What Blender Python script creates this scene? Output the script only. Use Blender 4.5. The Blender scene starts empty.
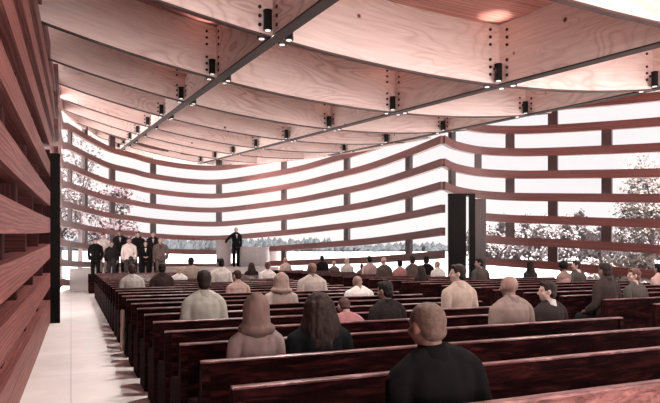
import bpy, bmesh, math, random
from math import sin, cos, pi, radians, sqrt, atan2
from mathutils import Vector, Matrix, noise

# ------------------------------------------------------------------ camera, sky, sun, exposure
sc = bpy.context.scene
COL = sc.collection
CAM_H, F_PX, CX, HORIZON = 1.6, 588.0, 330.0, 253.5
YAW = math.atan(259.0 / F_PX)
SY, CY = sin(YAW), cos(YAW)
cam_d = bpy.data.cameras.new('camera')
cam_d.sensor_width = 36.0
cam_d.lens = F_PX / 660.0 * 36.0
cam_d.shift_y = (HORIZON - 201.5) / 660.0
cam_d.clip_start, cam_d.clip_end = 0.05, 2000
cam = bpy.data.objects.new('camera', cam_d)
cam.location = (0, 0, CAM_H)
cam.rotation_euler = (pi / 2, 0, -YAW)
COL.objects.link(cam)
sc.camera = cam

SKY_FRONT, SKY_BACK_FILL = 0.97, 5.0
world = bpy.data.worlds.new('overcast_sky')
sc.world = world
world.use_nodes = True
wn, wl = world.node_tree.nodes, world.node_tree.links
wn.clear()
w_out = wn.new('ShaderNodeOutputWorld')
w_bg = wn.new('ShaderNodeBackground')
w_tc = wn.new('ShaderNodeTexCoord')
w_map = wn.new('ShaderNodeMapping')
w_map.inputs['Scale'].default_value = (1.0, 1.0, 3.0)
w_no = wn.new('ShaderNodeTexNoise')
w_no.inputs['Scale'].default_value = 2.2
w_no.inputs['Detail'].default_value = 4
w_ra = wn.new('ShaderNodeValToRGB')
w_ra.color_ramp.elements[0].position = 0.36
w_ra.color_ramp.elements[0].color = (0.90, 0.86, 0.872, 1)
w_ra.color_ramp.elements[1].position = 0.56
w_ra.color_ramp.elements[1].color = (1.0, 0.925, 0.905, 1)
wl.new(w_tc.outputs['Generated'], w_map.inputs['Vector'])
wl.new(w_map.outputs['Vector'], w_no.inputs['Vector'])
wl.new(w_no.outputs['Fac'], w_ra.inputs['Fac'])
wl.new(w_ra.outputs['Color'], w_bg.inputs['Color'])
# overcast sky, with an added brighter lobe unseen behind the camera to fill the hall
w_sep = wn.new('ShaderNodeSeparateXYZ')
w_dot = wn.new('ShaderNodeVectorMath')
w_dot.operation = 'DOT_PRODUCT'
w_dot.inputs[1].default_value = (0.12, -0.99, 0.0)
w_mr = wn.new('ShaderNodeMapRange')
w_mr.interpolation_type = 'SMOOTHSTEP'
w_mr.inputs['From Min'].default_value = 0.0
w_mr.inputs['From Max'].default_value = 0.75
w_mr.inputs['To Min'].default_value = SKY_FRONT
w_mr.inputs['To Max'].default_value = SKY_BACK_FILL
wl.new(w_tc.outputs['Generated'], w_dot.inputs[0])
wl.new(w_dot.outputs['Value'], w_mr.inputs['Value'])
wl.new(w_mr.outputs['Result'], w_bg.inputs['Strength'])
wl.new(w_bg.outputs['Background'], w_out.inputs['Surface'])

BOUNCE_SUN_D = bpy.data.lights.new('bounce_sun', 'SUN')  # added sun behind the camera; its bounce off the snow lights the ceiling
BOUNCE_SUN_D.energy = 64.0
BOUNCE_SUN_D.angle = radians(8)
BOUNCE_SUN_D.color = (1.0, 0.95, 0.93)
SUN = bpy.data.objects.new('bounce_sun', BOUNCE_SUN_D)
SUN.rotation_euler = (radians(28), 0, radians(8))
COL.objects.link(SUN)

vs = sc.view_settings
vs.view_transform = 'Standard'
vs.look = 'None'
vs.gamma = 1
vs.use_curve_mapping = False
vs.exposure = 0.15
sc.cycles.max_bounces = 8
sc.cycles.diffuse_bounces = 5
sc.cycles.use_denoising = True

rnd = random.Random(7)

# ------------------------------------------------------------------ helpers
def ray(u):
    t = (u - CX) / F_PX
    return SY + CY * t, CY - SY * t

def at_row(u, y):
    a, b = ray(u)
    d = y / b
    return a * d, y

def at_dist(u, d):
    a, b = ray(u)
    return a * d, b * d

def z_at(v, d):
    return CAM_H + (HORIZON - v) / F_PX * d

def srgb(r, g, b):
    def f(c):
        c /= 255.0
        return c / 12.92 if c <= 0.04045 else ((c + 0.055) / 1.055) ** 2.4
    return (f(r), f(g), f(b), 1.0)

def mesh_obj(name, verts, faces, mat=None, parent=None, uvs=None, smooth=False):
    me = bpy.data.meshes.new(name)
    me.from_pydata(verts, [], faces)
    if uvs is not None:
        l = me.uv_layers.new(name='UVMap')
        k = 0
        for p in me.polygons:
            for li in p.loop_indices:
                l.data[li].uv = uvs[k]
                k += 1
    me.validate()
    me.update()
    if smooth:
        for p in me.polygons:
            p.use_smooth = True
    if mat:
        me.materials.append(mat)
    o = bpy.data.objects.new(name, me)
    COL.objects.link(o)
    if parent:
        o.parent = parent
    return o

class MB:
    """collects shapes into one mesh, with uvs"""
    def __init__(s):
        s.v, s.f, s.uv = [], [], []
    def quadbox(s, c, uvscale=1.0):
        # c: 8 corners, bottom 4 (ccw) then top 4
        b = len(s.v)
        s.v += [tuple(p) for p in c]
        for q in ((3, 2, 1, 0), (4, 5, 6, 7), (0, 1, 5, 4), (1, 2, 6, 5), (2, 3, 7, 6), (3, 0, 4, 7)):
            s.f.append(tuple(b + i for i in q))
            e1 = (Vector(c[q[1]]) - Vector(c[q[0]])).length
            e2 = (Vector(c[q[2]]) - Vector(c[q[1]])).length
            if e1 >= e2:
                s.uv += [(0, 0), (e1, 0), (e1, e2), (0, e2)]
            else:
                s.uv += [(0, 0), (0, e1), (e2, e1), (e2, 0)]
    def box(s, x0, x1, y0, y1, z0, z1):
        s.quadbox([(x0, y0, z0), (x1, y0, z0), (x1, y1, z0), (x0, y1, z0), (x0, y0, z1), (x1, y0, z1), (x1, y1, z1), (x0, y1, z1)])
    def cyl(s, c, r, h, axis='z', n=16, r2=None):
        r2 = r if r2 is None else r2
        b = len(s.v)
        for k, (hh, rr) in enumerate(((0, r), (h, r2))):
            for i in range(n):
                a = 2 * pi * i / n
                p, q = rr * cos(a), rr * sin(a)
                if axis == 'z':
                    s.v.append((c[0] + p, c[1] + q, c[2] + hh))
                elif axis == 'y':
                    s.v.append((c[0] + q, c[1] + hh, c[2] + p))
                else:
                    s.v.append((c[0] + hh, c[1] + p, c[2] + q))
        for i in range(n):
            j = (i + 1) % n
            s.f.append((b + i, b + j, b + n + j, b + n + i))
            s.uv += [(0, 0), (0.1, 0), (0.1, h), (0, h)]
        s.f.append(tuple(b + i for i in reversed(range(n))))
        s.uv += [(0, 0)] * n
        s.f.append(tuple(b + n + i for i in range(n)))
        s.uv += [(0, 0)] * n
    def prism(s, prof, x0, x1):
        # prof: list of (y, z) ccw, extruded along x
        b = len(s.v)
        n = len(prof)
        for x in (x0, x1):
            s.v += [(x, p[0], p[1]) for p in prof]
        s.f.append(tuple(b + i for i in range(n)))
        s.uv += [(p[1], p[0]) for p in prof]
        s.f.append(tuple(b + n + i for i in reversed(range(n))))
        s.uv += [(p[1], p[0]) for p in reversed(prof)]
        L = abs(x1 - x0)
        for i in range(n):
            j = (i + 1) % n
            s.f.append((b + j, b + i, b + n + i, b + n + j))
            e = sqrt((prof[i][0] - prof[j][0]) ** 2 + (prof[i][1] - prof[j][1]) ** 2)
            s.uv += [(0, e), (0, 0), (L, 0), (L, e)]
    def ribbon(s, pts, w, h, nrm=None, uv0=0.0):
        """sweeps a rectangle (w across, h tall) along pts [(x,y,zcentre)]"""
        n = len(pts)
        b = len(s.v)
        L = uv0
        Ls = []
        for i, p in enumerate(pts):
            if i:
                L += (Vector(p) - Vector(pts[i - 1])).length
            Ls.append(L)
            a = Vector(pts[max(i - 1, 0)])
            c = Vector(pts[min(i + 1, n - 1)])
            t = c - a
            t.z = 0
            t.normalize()
            nx, ny = -t.y * w / 2, t.x * w / 2
            x, y, z = p
            s.v += [(x + nx, y + ny, z - h / 2), (x - nx, y - ny, z - h / 2), (x - nx, y - ny, z + h / 2), (x + nx, y + ny, z + h / 2)]
        for i in range(n - 1):
            for k in range(4):
                q = b + 4 * i + k
                r = b + 4 * i + (k + 1) % 4
                s.f.append((q, r, r + 4, q + 4))
                d = (w, h, w, h)[k]
                o = (0, 0.37, 0.81, 1.3)[k]
                s.uv += [(Ls[i], o), (Ls[i], o + d), (Ls[i + 1], o + d), (Ls[i + 1], o)]
        s.f.append((b + 3, b + 2, b + 1, b))
        s.uv += [(0, 0), (w, 0), (w, h), (0, h)]
        e = b + 4 * (n - 1)
        s.f.append((e, e + 1, e + 2, e + 3))
        s.uv += [(0, 0), (w, 0), (w, h), (0, h)]
    def build(s, name, mat, parent=None, smooth=False):
        return mesh_obj(name, s.v, s.f, mat, parent, s.uv, smooth)

def empty(name, loc=(0, 0, 0), rz=0):
    o = bpy.data.objects.new(name, None)
    o.empty_display_size = 0.2
    o.location = loc
    o.rotation_euler = (0, 0, rz)
    COL.objects.link(o)
    return o

def tag(o, label=None, cat=None, group=None, kind=None):
    if label: o['label'] = label
    if cat: o['category'] = cat
    if group: o['group'] = group
    if kind: o['kind'] = kind
    return o

def copy_tree(o, parent=None):
    c = o.copy()
    COL.objects.link(c)
    if parent is not None:
        c.parent = parent
    for ch in list(o.children):
        copy_tree(ch, c)
    return c

ORD = ['nearest', 'second', 'third', 'fourth', 'fifth', 'sixth', 'seventh', 'eighth', 'ninth', 'tenth', 'eleventh', 'twelfth',
       'thirteenth', 'fourteenth', 'fifteenth', 'sixteenth', 'seventeenth', 'eighteenth', 'nineteenth', 'twentieth', 'twenty-first',
       'twenty-second', 'twenty-third', 'twenty-fourth', 'twenty-fifth', 'twenty-sixth', 'twenty-seventh', 'twenty-eighth', 'twenty-ninth', 'thirtieth']

# ------------------------------------------------------------------ materials
def new_mat(name):
    m = bpy.data.materials.new(name)
    m.use_nodes = True
    nt = m.node_tree
    return m, nt.nodes, nt.links, nt.nodes['Principled BSDF']

def ramp(n, stops):
    r = n.new('ShaderNodeValToRGB')
    e = r.color_ramp.elements
    while len(e) < len(stops):
        e.new(0.5)
    for i, (p, c) in enumerate(stops):
        e[i].position = p
        e[i].color = c
    return r

def wood_mat(name, dark, mid, light, sx=0.55, sy=16.0, rough=0.5, spec=0.5, bump=0.15, contrast=0.22, rand=0.25, fig=True):
    m, n, l, b = new_mat(name)
    uv = n.new('ShaderNodeUVMap')
    oi = n.new('ShaderNodeObjectInfo')
    add = n.new('ShaderNodeVectorMath')
    add.operation = 'MULTIPLY_ADD'
    add.inputs[1].default_value = (37.0, 11.0, 0)
    l.new(oi.outputs['Random'], add.inputs[0])
    l.new(uv.outputs['UV'], add.inputs[2])
    mp = n.new('ShaderNodeMapping')
    mp.inputs['Scale'].default_value = (sx, sy, 1)
    l.new(add.outputs['Vector'], mp.inputs['Vector'])
    no = n.new('ShaderNodeTexNoise')
    no.inputs['Scale'].default_value = 1.0
    no.inputs['Detail'].default_value = 5
    no.inputs['Roughness'].default_value = 0.62
    no.inputs['Distortion'].default_value = 0.6
    l.new(mp.outputs['Vector'], no.inputs['Vector'])
    fac = no.outputs['Fac']
    if fig:
        mp2 = n.new('ShaderNodeMapping')
        mp2.inputs['Scale'].default_value = (sx * 1.2, sy * 0.35, 1)
        l.new(add.outputs['Vector'], mp2.inputs['Vector'])
        wv = n.new('ShaderNodeTexWave')
        wv.wave_type = 'BANDS'
        wv.bands_direction = 'Y'
        wv.inputs['Scale'].default_value = 1.1
        wv.inputs['Distortion'].default_value = 7.0
        wv.inputs['Detail'].default_value = 2.0
        wv.inputs['Detail Scale'].default_value = 0.8
        l.new(mp2.outputs['Vector'], wv.inputs['Vector'])
        mx = n.new('ShaderNodeMix')
        mx.data_type = 'FLOAT'
        mx.inputs[0].default_value = 0.22
        l.new(no.outputs['Fac'], mx.inputs[2])
        l.new(wv.outputs['Fac'], mx.inputs[3])
        fac = mx.outputs[0]
    r = ramp(n, [(0.5 - contrast, dark), (0.5, mid), (0.5 + contrast, light)])
    l.new(fac, r.inputs['Fac'])
    hv = n.new('ShaderNodeHueSaturation')
    mr = n.new('ShaderNodeMapRange')
    mr.inputs['To Min'].default_value = 1 - rand
    mr.inputs['To Max'].default_value = 1 + rand
    l.new(oi.outputs['Random'], mr.inputs['Value'])
    l.new(mr.outputs['Result'], hv.inputs['Value'])
    l.new(r.outputs['Color'], hv.inputs['Color'])
    l.new(hv.outputs['Color'], b.inputs['Base Color'])
    b.inputs['Roughness'].default_value = rough
    b.inputs['Specular IOR Level'].default_value = spec
    bp = n.new('ShaderNodeBump')
    bp.inputs['Strength'].default_value = bump
    bp.inputs['Distance'].default_value = 0.01
    l.new(fac, bp.inputs['Height'])
    l.new(bp.outputs['Normal'], b.inputs['Normal'])
    return m

M = {}
M['slat'] = wood_mat('slat_redwood', srgb(64, 32, 29), srgb(94, 50, 46), srgb(124, 74, 68), sx=0.5, sy=20, rand=0.12, contrast=0.26)
M['ledge'] = wood_mat('ledge_redwood', srgb(86, 38, 36), srgb(128, 68, 63), srgb(168, 106, 99), sx=0.6, sy=18, rough=0.55, rand=0.12, contrast=0.26)
M['ledge_post'] = wood_mat('ledge_post_wood', srgb(40, 17, 17), srgb(60, 28, 28), srgb(84, 44, 42), rand=0.15, spec=0.1, rough=0.7)
M['post'] = wood_mat('post_dark_wood', srgb(30, 16, 15), srgb(46, 25, 24), srgb(68, 40, 38), sx=0.8, rand=0.15)
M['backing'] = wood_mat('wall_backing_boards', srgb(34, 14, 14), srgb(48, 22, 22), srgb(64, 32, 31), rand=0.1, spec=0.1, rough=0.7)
M['pew'] = wood_mat('pew_mahogany', srgb(9, 3, 3), srgb(24, 8, 9), srgb(58, 25, 25), sx=3.0, sy=22.0, rough=0.75, contrast=0.2, rand=0.15, fig=False, spec=0.015)
M['pew_lit'] = wood_mat('pew_lit_back', srgb(44, 26, 25), srgb(104, 68, 65), srgb(134, 94, 90), sx=7.0, sy=26.0, rough=0.7, contrast=0.2, rand=0, fig=False, spec=0.05)  # pinkish light on the nearest backrest, painted in as a paler mottled colour
M['pew_cap'] = wood_mat('pew_cap_worn_glint', srgb(54, 24, 25), srgb(84, 46, 46), srgb(150, 112, 110), sx=5.0, sy=30.0, rough=0.38, contrast=0.2, rand=0.1, fig=False)  # worn speckle, with the sky's glint painted in as a paler tone
M['deck'] = wood_mat('cedar_deck', srgb(138, 86, 80), srgb(172, 116, 106), srgb(196, 144, 132), sx=0.4, sy=9.0, rough=0.5, contrast=0.2, rand=0)

def plywood():
    m, n, l, b = new_mat('pale_plywood')
    uv = n.new('ShaderNodeUVMap')
    oi = n.new('ShaderNodeObjectInfo')
    add = n.new('ShaderNodeVectorMath')
    add.operation = 'MULTIPLY_ADD'
    add.inputs[1].default_value = (23.0, 7.0, 0)
    l.new(oi.outputs['Random'], add.inputs[0])
    l.new(uv.outputs['UV'], add.inputs[2])
    mp = n.new('ShaderNodeMapping')
    mp.inputs['Scale'].default_value = (0.42, 1.5, 1)
    l.new(add.outputs['Vector'], mp.inputs['Vector'])
    no = n.new('ShaderNodeTexNoise')
    no.inputs['Scale'].default_value = 1.0
    no.inputs['Detail'].default_value = 1.5
    no.inputs['Distortion'].default_value = 1.0
    l.new(mp.outputs['Vector'], no.inputs['Vector'])
    mu = n.new('ShaderNodeMath')
    mu.operation = 'MULTIPLY'
    mu.inputs[1].default_value = 13.0
    l.new(no.outputs['Fac'], mu.inputs[0])
    fr = n.new('ShaderNodeMath')
    fr.operation = 'PINGPONG'
    fr.inputs[1].default_value = 0.5
    l.new(mu.outputs[0], fr.inputs[0])
    lines = ramp(n, [(0.0, (1, 1, 1, 1)), (0.2, (0.25, 0.25, 0.25, 1)), (0.5, (0, 0, 0, 1))])
    l.new(fr.outputs[0], lines.inputs['Fac'])
    mp2 = n.new('ShaderNodeMapping')
    mp2.inputs['Scale'].default_value = (1.2, 20, 1)
    l.new(add.outputs['Vector'], mp2.inputs['Vector'])
    fine = n.new('ShaderNodeTexNoise')
    fine.inputs['Scale'].default_value = 1.0
    fine.inputs['Detail'].default_value = 4
    l.new(mp2.outputs['Vector'], fine.inputs['Vector'])
    base = ramp(n, [(0.3, srgb(224, 204, 197)), (0.7, srgb(242, 225, 219))])
    l.new(fine.outputs['Fac'], base.inputs['Fac'])
    # figure strength varies from board to board
    big = n.new('ShaderNodeTexNoise')
    big.inputs['Scale'].default_value = 0.6
    l.new(add.outputs['Vector'], big.inputs['Vector'])
    bigr = ramp(n, [(0.42, (0.08, 0.08, 0.08, 1)), (0.68, (0.6, 0.6, 0.6, 1))])
    l.new(big.outputs['Fac'], bigr.inputs['Fac'])
    am = n.new('ShaderNodeMath')
    am.operation = 'MULTIPLY'
    l.new(lines.outputs['Color'], am.inputs[0])
    l.new(bigr.outputs['Color'], am.inputs[1])
    mx = n.new('ShaderNodeMix')
    mx.data_type = 'RGBA'
    l.new(am.outputs[0], mx.inputs[0])
    l.new(base.outputs['Color'], mx.inputs[6])
    mx.inputs[7].default_value = srgb(160, 112, 100)
    # knots
    vo = n.new('ShaderNodeTexVoronoi')
    vo.inputs['Scale'].default_value = 1.25
    l.new(add.outputs['Vector'], vo.inputs['Vector'])
    kn = ramp(n, [(0.035, (1, 1, 1, 1)), (0.06, (0, 0, 0, 1))])
    l.new(vo.outputs['Distance'], kn.inputs['Fac'])
    mk = n.new('ShaderNodeMix')
    mk.data_type = 'RGBA'
    l.new(kn.outputs['Color'], mk.inputs[0])
    l.new(mx.outputs[2], mk.inputs[6])
    mk.inputs[7].default_value = srgb(96, 58, 52)
    l.new(mk.outputs[2], b.inputs['Base Color'])
    b.inputs['Roughness'].default_value = 0.6
    b.inputs['Specular IOR Level'].default_value = 0.3
    return m
M['ply'] = plywood()

def plain(name, col, rough=0.6, metal=0.0, nscale=8.0, var=0.12, bump=0.0, emit=None, estr=0.0, spec=0.4, coords='Object'):
    m, n, l, b = new_mat(name)
    tc = n.new('ShaderNodeTexCoord')
    no = n.new('ShaderNodeTexNoise')
    no.inputs['Scale'].default_value = nscale
    no.inputs['Detail'].default_value = 4
    l.new(tc.outputs[coords], no.inputs['Vector'])
    lo = tuple(c * (1 - var) for c in col[:3]) + (1,)
    hi = tuple(min(1, c * (1 + var)) for c in col[:3]) + (1,)
    r = ramp(n, [(0.3, lo), (0.7, hi)])
    l.new(no.outputs['Fac'], r.inputs['Fac'])
    l.new(r.outputs['Color'], b.inputs['Base Color'])
    b.inputs['Roughness'].default_value = rough
    b.inputs['Metallic'].default_value = metal
    b.inputs['Specular IOR Level'].default_value = spec
    if bump:
        bp = n.new('ShaderNodeBump')
        bp.inputs['Strength'].default_value = bump
        bp.inputs['Distance'].default_value = 0.01
        l.new(no.outputs['Fac'], bp.inputs['Height'])
        l.new(bp.outputs['Normal'], b.inputs['Normal'])
    if emit:
        b.inputs['Emission Color'].default_value = emit
        b.inputs['Emission Strength'].default_value = estr
    return m

M['steel'] = plain('grey_steel_strip', srgb(62, 52, 50), 0.7, 0.0, 5, spec=0.2)
M['edge'] = plain('dark_beam_edge', srgb(74, 52, 48), 0.6, 0, 5)
M['black'] = plain('black_metal', srgb(22, 18, 18), 0.4, 0.3, 20)
M['bolt'] = plain('black_bolt', srgb(40, 26, 25), 0.5, 0.3, 20)
M['lens'] = plain('lamp_lens', srgb(240, 235, 230), 0.3, 0, 5, emit=(1, 0.93, 0.88, 1), estr=1.0)
M['portal'] = plain('black_stained_timber', srgb(15, 10, 9), 0.7, 0, 6, 0.25, spec=0.15)
M['stone'] = plain('pale_grey_stone', srgb(150, 142, 141), 0.75, 0, 6, 0.08)
M['stage'] = plain('stage_concrete', srgb(168, 158, 155), 0.75, 0, 1.4, 0.08)
M['snow'] = plain('snow_bounce_ground', srgb(243, 238, 237), 0.8, 0, 0.05, 0.04)
def snow_bounce_ground():
    # white snow behind and left, greyed elsewhere; zones set to steer bounced light
    m, n, l, b = new_mat('snow_bounce_zones')
    tc = n.new('ShaderNodeTexCoord')
    sep = n.new('ShaderNodeSeparateXYZ')
    l.new(tc.outputs['Object'], sep.inputs['Vector'])
    no = n.new('ShaderNodeTexNoise')
    no.inputs['Scale'].default_value = 0.12
    no.inputs['Detail'].default_value = 5
    l.new(tc.outputs['Object'], no.inputs['Vector'])
    ad = n.new('ShaderNodeMath')
    ad.operation = 'MULTIPLY_ADD'
    ad.inputs[1].default_value = 6.0
    l.new(no.outputs['Fac'], ad.inputs[0])
    tilt = n.new('ShaderNodeMath')
    tilt.operation = 'MULTIPLY_ADD'
    tilt.inputs[1].default_value = 1.0
    l.new(sep.outputs['X'], tilt.inputs[0])
    l.new(sep.outputs['Y'], tilt.inputs[2])
    l.new(tilt.outputs[0], ad.inputs[2])
    mr = n.new('ShaderNodeMapRange')
    mr.inputs['From Min'].default_value = 0.0
    mr.inputs['From Max'].default_value = 5.0
    l.new(ad.outputs[0], mr.inputs['Value'])
    grey_zone = ramp(n, [(0.3, srgb(118, 114, 114)), (0.7, srgb(132, 128, 127))])
    l.new(no.outputs['Fac'], grey_zone.inputs['Fac'])
    mx = n.new('ShaderNodeMix')
    mx.data_type = 'RGBA'
    l.new(mr.outputs['Result'], mx.inputs[0])
    mx.inputs[6].default_value = srgb(243, 238, 237)
    l.new(grey_zone.outputs['Color'], mx.inputs[7])
    l.new(mx.outputs[2], b.inputs['Base Color'])
    b.inputs['Roughness'].default_value = 0.8
    return m
M['snow'] = snow_bounce_ground()
M['bark'] = plain('grey_bark', srgb(92, 78, 76), 0.9, 0, 6, 0.25)

def concrete():
    m, n, l, b = new_mat('floor_concrete')
    tc = n.new('ShaderNodeTexCoord')
    no = n.new('ShaderNodeTexNoise')
    no.inputs['Scale'].default_value = 0.9
    no.inputs['Detail'].default_value = 6
    no.inputs['Roughness'].default_value = 0.65
    l.new(tc.outputs['Object'], no.inputs['Vector'])
    r = ramp(n, [(0.3, srgb(220, 213, 210)), (0.7, srgb(242, 236, 234))])
    l.new(no.outputs['Fac'], r.inputs['Fac'])
    br = n.new('ShaderNodeTexBrick')
    br.offset = 0
    br.inputs['Scale'].default_value = 1.0
    br.inputs['Brick Width'].default_value = 1.4
    br.inputs['Row Height'].default_value = 1.7
    br.inputs['Mortar Size'].default_value = 0.008
    br.inputs['Color1'].default_value = (1, 1, 1, 1)
    br.inputs['Color2'].default_value = (0.95, 0.95, 0.95, 1)
    br.inputs['Mortar'].default_value = (0.72, 0.7, 0.7, 1)
    l.new(tc.outputs['Object'], br.inputs['Vector'])
    mx = n.new('ShaderNodeMix')
    mx.data_type = 'RGBA'
    mx.blend_type = 'MULTIPLY'
    mx.inputs[0].default_value = 1
    l.new(r.outputs['Color'], mx.inputs[6])
    l.new(br.outputs['Color'], mx.inputs[7])
    l.new(mx.outputs[2], b.inputs['Base Color'])
    b.inputs['Roughness'].default_value = 0.45
    return m
M['floor'] = concrete()

# ------------------------------------------------------------------ ground outside and floor
def build_ground():
    v, f = [], []
    prof = [(0, -0.4), (30, -0.4), (60, -0.45), (90, 0.3), (140, 1.0), (220, 2.4), (300, 3.4), (420, 4.5), (900, 6.0)]
    N = 48
    for r, z in prof:
        for i in range(N):
            a = 2 * pi * i / N
            v.append((8 + r * cos(a) if r else 8, 14 + r * sin(a) if r else 14, z))
    for k in range(len(prof) - 1):
        for i in range(N):
            j = (i + 1) % N
            f.append((k * N + i, k * N + N + i, k * N + N + j, k * N + j))
    o = mesh_obj('ground', v, f, M['snow'], None, None, True)
    tag(o, kind='structure')
build_ground()

# wall stations: (u, distance, v of the lowest main slat, pixel spacing of the slats)
BACK = [(54.5, 15.6, 261, 27.5), (60, 21.5, 262.3, 20.0), (66, 25.2, 263.2, 19.6), (75, 27.0, 264, 19.0), (89, 28.6, 264.5, 17.9), (110, 29.8, 265, 16.5),
        (134, 30.8, 265.3, 15.6), (150, 31.2, 265.5, 14.95), (185, 32.0, 266, 14.2), (220, 32.0, 266, 14.0), (260, 30.6, 264.2, 14.6),
        (300, 28.3, 262.5, 15.6), (335, 26.0, 261.3, 17.05), (370, 24.0, 260, 18.6), (409, 21.6, 257.3, 20.8), (443, 19.4, 254.5, 22.95)]
RIGHT = [(443, 19.4, 254.5, 22.95), (455, 19.9, 257.6, 22.4), (480, 20.2, 260.5, 21.95), (515, 20.0, 263.5, 22.2), (550, 19.5, 265.5, 22.7),
         (605, 18.6, 270, 24.0), (660, 17.6, 275, 25.5), (720, 16.6, 281, 27.4), (800, 15.6, 288, 29.6)]

def stations(tab):
    out = []
    for u, d, vh, sp in tab:
        x, y = at_dist(u, d)
        out.append((x, y, z_at(vh, d), sp / F_PX * d))
    return out

def catmull(pts, n=5):
    out = []
    P = [Vector(p) for p in pts]
    for i in range(len(P) - 1):
        p0 = P[i - 1] if i else P[0] * 2 - P[1]
        p1, p2 = P[i], P[i + 1]
        p3 = P[i + 2] if i + 2 < len(P) else P[-1] * 2 - P[-2]
        for k in range(n):
            t = k / n
            out.append(0.5 * ((2 * p1) + (p2 - p0) * t + (2 * p0 - 5 * p1 + 4 * p2 - p3) * t * t + (3 * p1 - p0 - 3 * p2 + p3) * t ** 3))
    out.append(P[-1])
    return out

def st4(tab):
    return [Vector(s) for s in tab]

def catmull4(st, n=5):
    xyz = catmull([(s[0], s[1], s[2]) for s in st], n)
    sp = catmull([(s[3], 0, 0) for s in st], n)
    return [(p.x, p.y, p.z, q.x) for p, q in zip(xyz, sp)]

back_st = stations(BACK)
right_st = stations(RIGHT) + [(18.3, 5.0, 0.75, 0.78), (18.4, -3.0, 0.75, 0.78)]
back_c = catmull4(back_st)
right_c = catmull4(right_st)

# floor follows the wall plan
def build_floor():
    outline = [(-1.4, -6.0), (-1.4, 15.6)] + [(p[0] - 0.1, p[1]) for p in back_c[1:]] + [(p[0] + 0.15, p[1] + 0.1) for p in right_c[1:-6]] + [(18.8, 4), (18.8, -6)]
    n = len(outline)
    v = [(x, y, 0) for x, y in outline] + [(x, y, -0.4) for x, y in outline]
    f = [tuple(reversed(range(n))), tuple(range(n, 2 * n))]
    f[0] = tuple(range(n)) if False else f[0]
    for i in range(n):
        j = (i + 1) % n
        f.append((i, j, n + j, n + i))
    o = mesh_obj('floor', v, f, M['floor'])
    bm = bmesh.new()
    bm.from_mesh(o.data)
    bmesh.ops.triangulate(bm, faces=[x for x in bm.faces if len(x.verts) > 4])
    bmesh.ops.recalc_face_normals(bm, faces=bm.faces)
    bm.to_mesh(o.data)
    bm.free()
    tag(o, kind='structure')
build_floor()

def sample_u(curve, u):
    """point of a wall curve seen at column u"""
    best = None
    for a, b in zip(curve[:-1], curve[1:]):
        ra, rb = ray(u)
        # signed side of the sight line through the camera
        sa = a[0] * rb - a[1] * ra
        sb = b[0] * rb - b[1] * ra
        if sa == sb or sa * sb > 0:
            continue
        t = sa / (sa - sb)
        p = tuple(a[i] + (b[i] - a[i]) * t for i in range(4))
        tx, ty = b[0] - a[0], b[1] - a[1]
        best = (p, atan2(ty, tx))
    return best

def wall_slats(name, curve, ks, posts, gaps=None, h=0.27, w=0.17, postw=0.30):
    root = empty(name, (curve[0][0], curve[0][1], 0))
    tag(root, kind='structure')
    off = Vector(root.location)
    for k in ks:
        pts = [(x - off.x, y - off.y, z + k * sp) for x, y, z, sp in curve]
        if gaps and k in gaps:
            g0, g1 = gaps[k]
            pts = [p for p, c in zip(pts, curve) if not (g0 < c[0] < g1)]
        m = MB()
        m.ribbon(pts, w, h)
        m.build('slat', M['slat'], root)
    for u, lo in posts:
        r = sample_u(curve, u)
        if not r:
            continue
        (x, y, z, sp), ang = r
        for k in range(lo, 8, 2):
            z0, z1 = z + k * sp + h * 0.4, z + (k + 1) * sp - h * 0.4
            if z1 > 8.2:
                continue
            m = MB()
            c, s = cos(ang), sin(ang)
            def P(a, b_, zz):
                return (x - off.x + a * c - b_ * s, y - off.y + a * s + b_ * c, zz)
            a, b2 = postw / 2, 0.07
            m.quadbox([P(-a, -b2, z0), P(a, -b2, z0), P(a, b2, z0), P(-a, b2, z0), P(-a, -b2, z1), P(a, -b2, z1), P(a, b2, z1), P(-a, b2, z1)])
            m.build('post', M['post'], root)
    return root

# posts: slat gap index 0 = between H (k=0) and G (k=1); odd/even rows alternate
wall_slats('wall_back', back_c, range(-1, 9),
           [(70, 0), (85, 1), (112, 1), (153, 0), (219, 1), (284, 0), (347, 1), (409, 0)])
right_a = [c for c in right_c]
portal_x0, portal_x1 = at_dist(447, 19.4)[0], at_dist(474, 20.2)[0]
def right_wall():
    root = empty('wall_right', (right_c[0][0], right_c[0][1], 0))
    tag(root, kind='structure')
    off = Vector(root.location)
    h, w = 0.27, 0.17
    for k in range(-1, 8):
        pts = [(x - off.x, y - off.y, z + k * sp) for x, y, z, sp in right_c]
        if k <= 2:
            pts = [p for p in pts if p[0] + off.x > portal_x1]
        m = MB()
        m.ribbon(pts, w, h)
        m.build('slat', M['slat'], root)
    for u, lo in [(452, 3), (478, 4), (510, 1), (553, 0), (607, 1), (672, 0), (745, 1)]:
        r = sample_u(right_c, u)
        if not r: continue
        (x, y, z, sp), ang = r
        for k in range(lo, 7, 2):
            if u < 500 and k < 3: continue
            z0, z1 = z + k * sp + h * 0.4, z + (k + 1) * sp - h * 0.4
            c, s = cos(ang), sin(ang)
            a, b2 = 0.15, 0.08
            if u < 500: a = 0.10
            def P(p, q, zz):
                return (x - off.x + p * c - q * s, y - off.y + p * s + q * c, zz)
            m = MB()
            m.quadbox([P(-a, -b2, z0), P(a, -b2, z0), P(a, b2, z0), P(-a, b2, z0), P(-a, -b2, z1), P(a, -b2, z1), P(a, b2, z1), P(-a, b2, z1)])
            m.build('post', M['post'], root)
right_wall()

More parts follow.
